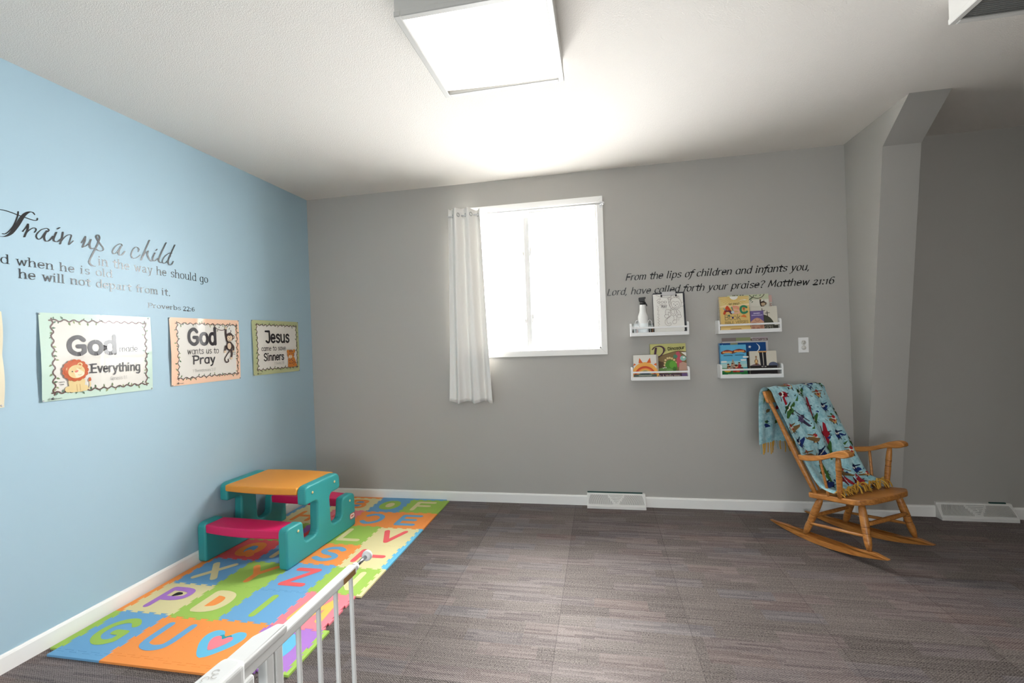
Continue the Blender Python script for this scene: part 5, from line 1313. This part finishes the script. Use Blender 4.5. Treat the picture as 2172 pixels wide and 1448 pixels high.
# ---- lowest right-hand shelf
t, b, A, asp = book('wide pale folder with grey, green and maroon tabs at the back of the lower shelf', 3.552, 3.878, 1.0455, 1.336, -.032, .005, L20(4), ink(204, 200, 196))
with Sq(A, asp):
    tp = 1 / asp
    A.rect(0, tp - .085, .31, tp - .001, ink(142, 128, 122)); A.rect(.31, tp - .08, .63, tp - .001, ink(156, 162, 116)); A.rect(.63, tp - .085, .999, tp - .03, ink(116, 94, 92)); A.rect(.68, tp - .03, .999, tp - .003, ink(190, 174, 178))
    A.text("teacher's guide", .655, tp - .072, .024, ink(214, 206, 200), 1.1, width=.32)
b.build('cover', t)
t, b, A, asp = book('dark blue night-sky book with a white crescent moon and stars', 3.521, 3.857, 1.0455, 1.297, -.053, .007, L20(5), ink(28, 74, 132))
with Sq(A, asp):
    tp = 1 / asp; wm = ink(220, 226, 228)
    A.poly([(p.x, p.y) for p in catmull([(.80, tp - .02, 0), (.87, tp - .09, 0), (.86, tp - .17, 0), (.79, tp - .215, 0), (.84, tp - .16, 0), (.845, tp - .09, 0)], 5, True)], wm)
    def star(x, y, r): A.poly([(x + (r if k % 2 == 0 else r * .42) * math.sin(PI * k / 5 + .3), y + (r if k % 2 == 0 else r * .42) * math.cos(PI * k / 5 + .3)) for k in range(10)], wm)
    for q in ((.66, tp - .10, .038), (.55, tp - .07, .02), (.90, tp - .22, .022), (.69, tp - .24, .018), (.56, tp - .22, .018), (.60, tp - .30, .014), (.08, tp - .04, .012)): star(*q)
    A.rect(.25, tp - .04, .41, tp - .001, ink(150, 152, 120)); A.rect(0, 0, .02, tp - .002, ink(120, 158, 190))
b.build('cover', t)
t, b, A, asp = book('sky-blue children\'s book with a cartoon crowd on a green meadow', 3.521, 3.706, 1.0455, 1.284, -.089, .010, L20(5), ink(96, 172, 208), round_=.005)
with Sq(A, asp):
    A.rect(0, .22, 1, .62, ink(176, 206, 198)); A.rect(0, .5, 1, .62, ink(150, 200, 206)); A.rect(0, .0, 1, .34, ink(66, 132, 74)); A.rect(0, 0, 1, .17, ink(40, 118, 62)); A.rect(.84, .26, 1, .36, ink(52, 142, 152))
    for q in ((.13, .60), (.88, .66), (.97, .78)):
        for d in (-.06, 0, .05): A.ell(q[0] + d, q[1], .06, .035, ink(232, 230, 222), n=10)
    for x0_, x1_, z_ in ((.08, .46, 1.03), (.52, .93, 1.06)):
        A.stroke([(x0_, z_ - .06), ((x0_ + x1_) / 2, z_), (x1_, z_ - .05)], ink(116, 58, 40), .058, smooth=True)
        for k_, cc_ in ((0, (206, 92, 74)), (1, (226, 170, 96))): squiggle(A, x0_ + .02, x1_ - .02, z_ - .02 - .03 * k_, .03, ink(*cc_), .012, 8, k_)
    squiggle(A, .12, .46, .855, .014, ink(38, 72, 92), .007, 12); squiggle(A, .56, .90, .865, .014, ink(38, 72, 92), .007, 12)
    A.poly([(.36, .4), (.46, .72), (.58, .4)], ink(170, 152, 130))
    for x, z, rr, bc in ((.28, .44, .055, (120, 92, 70)), (.44, .47, .05, (160, 134, 118)), (.58, .37, .075, (190, 54, 44)), (.72, .36, .075, (196, 64, 40)), (.70, .50, .05, (156, 40, 44)), (.5, .28, .06, (178, 48, 40)), (.32, .34, .06, (84, 78, 66)), (.78, .27, .07, (98, 52, 102)), (.64, .25, .06, (204, 84, 52))):
        A.poly([(x - rr * 1.3, z - .2), (x + rr * 1.3, z - .2), (x + rr * .8, z), (x - rr * .8, z)], ink(*bc)); A.ell(x, z + rr * .5, rr * .8, rr * .9, ink(212, 162, 126), n=12); A.ell(x, z + rr * .95, rr * .85, rr * .55, ink(84, 50, 36), n=12)
    A.ell(.24, .22, .13, .05, ink(224, 174, 62)); A.ell(.26, .28, .06, .05, ink(150, 76, 40))
    A.rect(0, 0, 1, .165, ink(38, 112, 60)); squiggle(A, .25, .75, .085, .012, ink(176, 206, 170), .006, 16)
b.build('cover', t)
t, b, A, asp = book('cream and black book showing two standing trouser legs beside a lantern', 3.727, 3.914, 1.0455, 1.231, -.088, .010, L20(5), ink(214, 206, 190), round_=.006)
with Sq(A, asp):
    A.poly([(0, .40), (.12, .46), (.3, .50), (.42, .40), (.5, .36), (0, .34)], ink(128, 106, 112)); A.ell(.86, .42, .17, .13, ink(92, 98, 120)); A.rect(0, 0, 1, .41, ink(40, 36, 36))
    A.rect(.33, .93, .64, .985, ink(196, 142, 82)); A.poly([(.36, .94), (.48, .94), (.50, .40), (.44, .36), (.40, .40)], ink(44, 42, 46)); A.poly([(.51, .94), (.62, .94), (.62, .40), (.56, .36), (.52, .40)], ink(44, 42, 46))
    A.ell(.46, .37, .04, .025, ink(150, 142, 136)); A.ell(.57, .37, .04, .025, ink(150, 142, 136))
    A.poly([(.20, .44), (.17, .60), (.24, .72), (.31, .60), (.28, .44)], ink(120, 76, 46)); A.poly([(.20, .50), (.20, .60), (.24, .68), (.28, .60), (.28, .50)], ink(232, 192, 132)); A.poly([(.22, .48), (.24, .56), (.26, .48)], ink(110, 66, 44)); A.rect(.21, .72, .27, .80, ink(156, 116, 84))
    squiggle(A, .30, .74, .26, .02, ink(120, 112, 106), .007, 10); squiggle(A, .28, .74, .08, .01, ink(150, 142, 134), .005, 16)
b.build('cover', t)
t, b, A, asp = book('dark thin book whose edge shows behind the trouser-leg book', 3.716, 3.90, 1.0455, 1.226, -.076, .009, L20(5), ink(58, 54, 50)); b.build('cover', t)
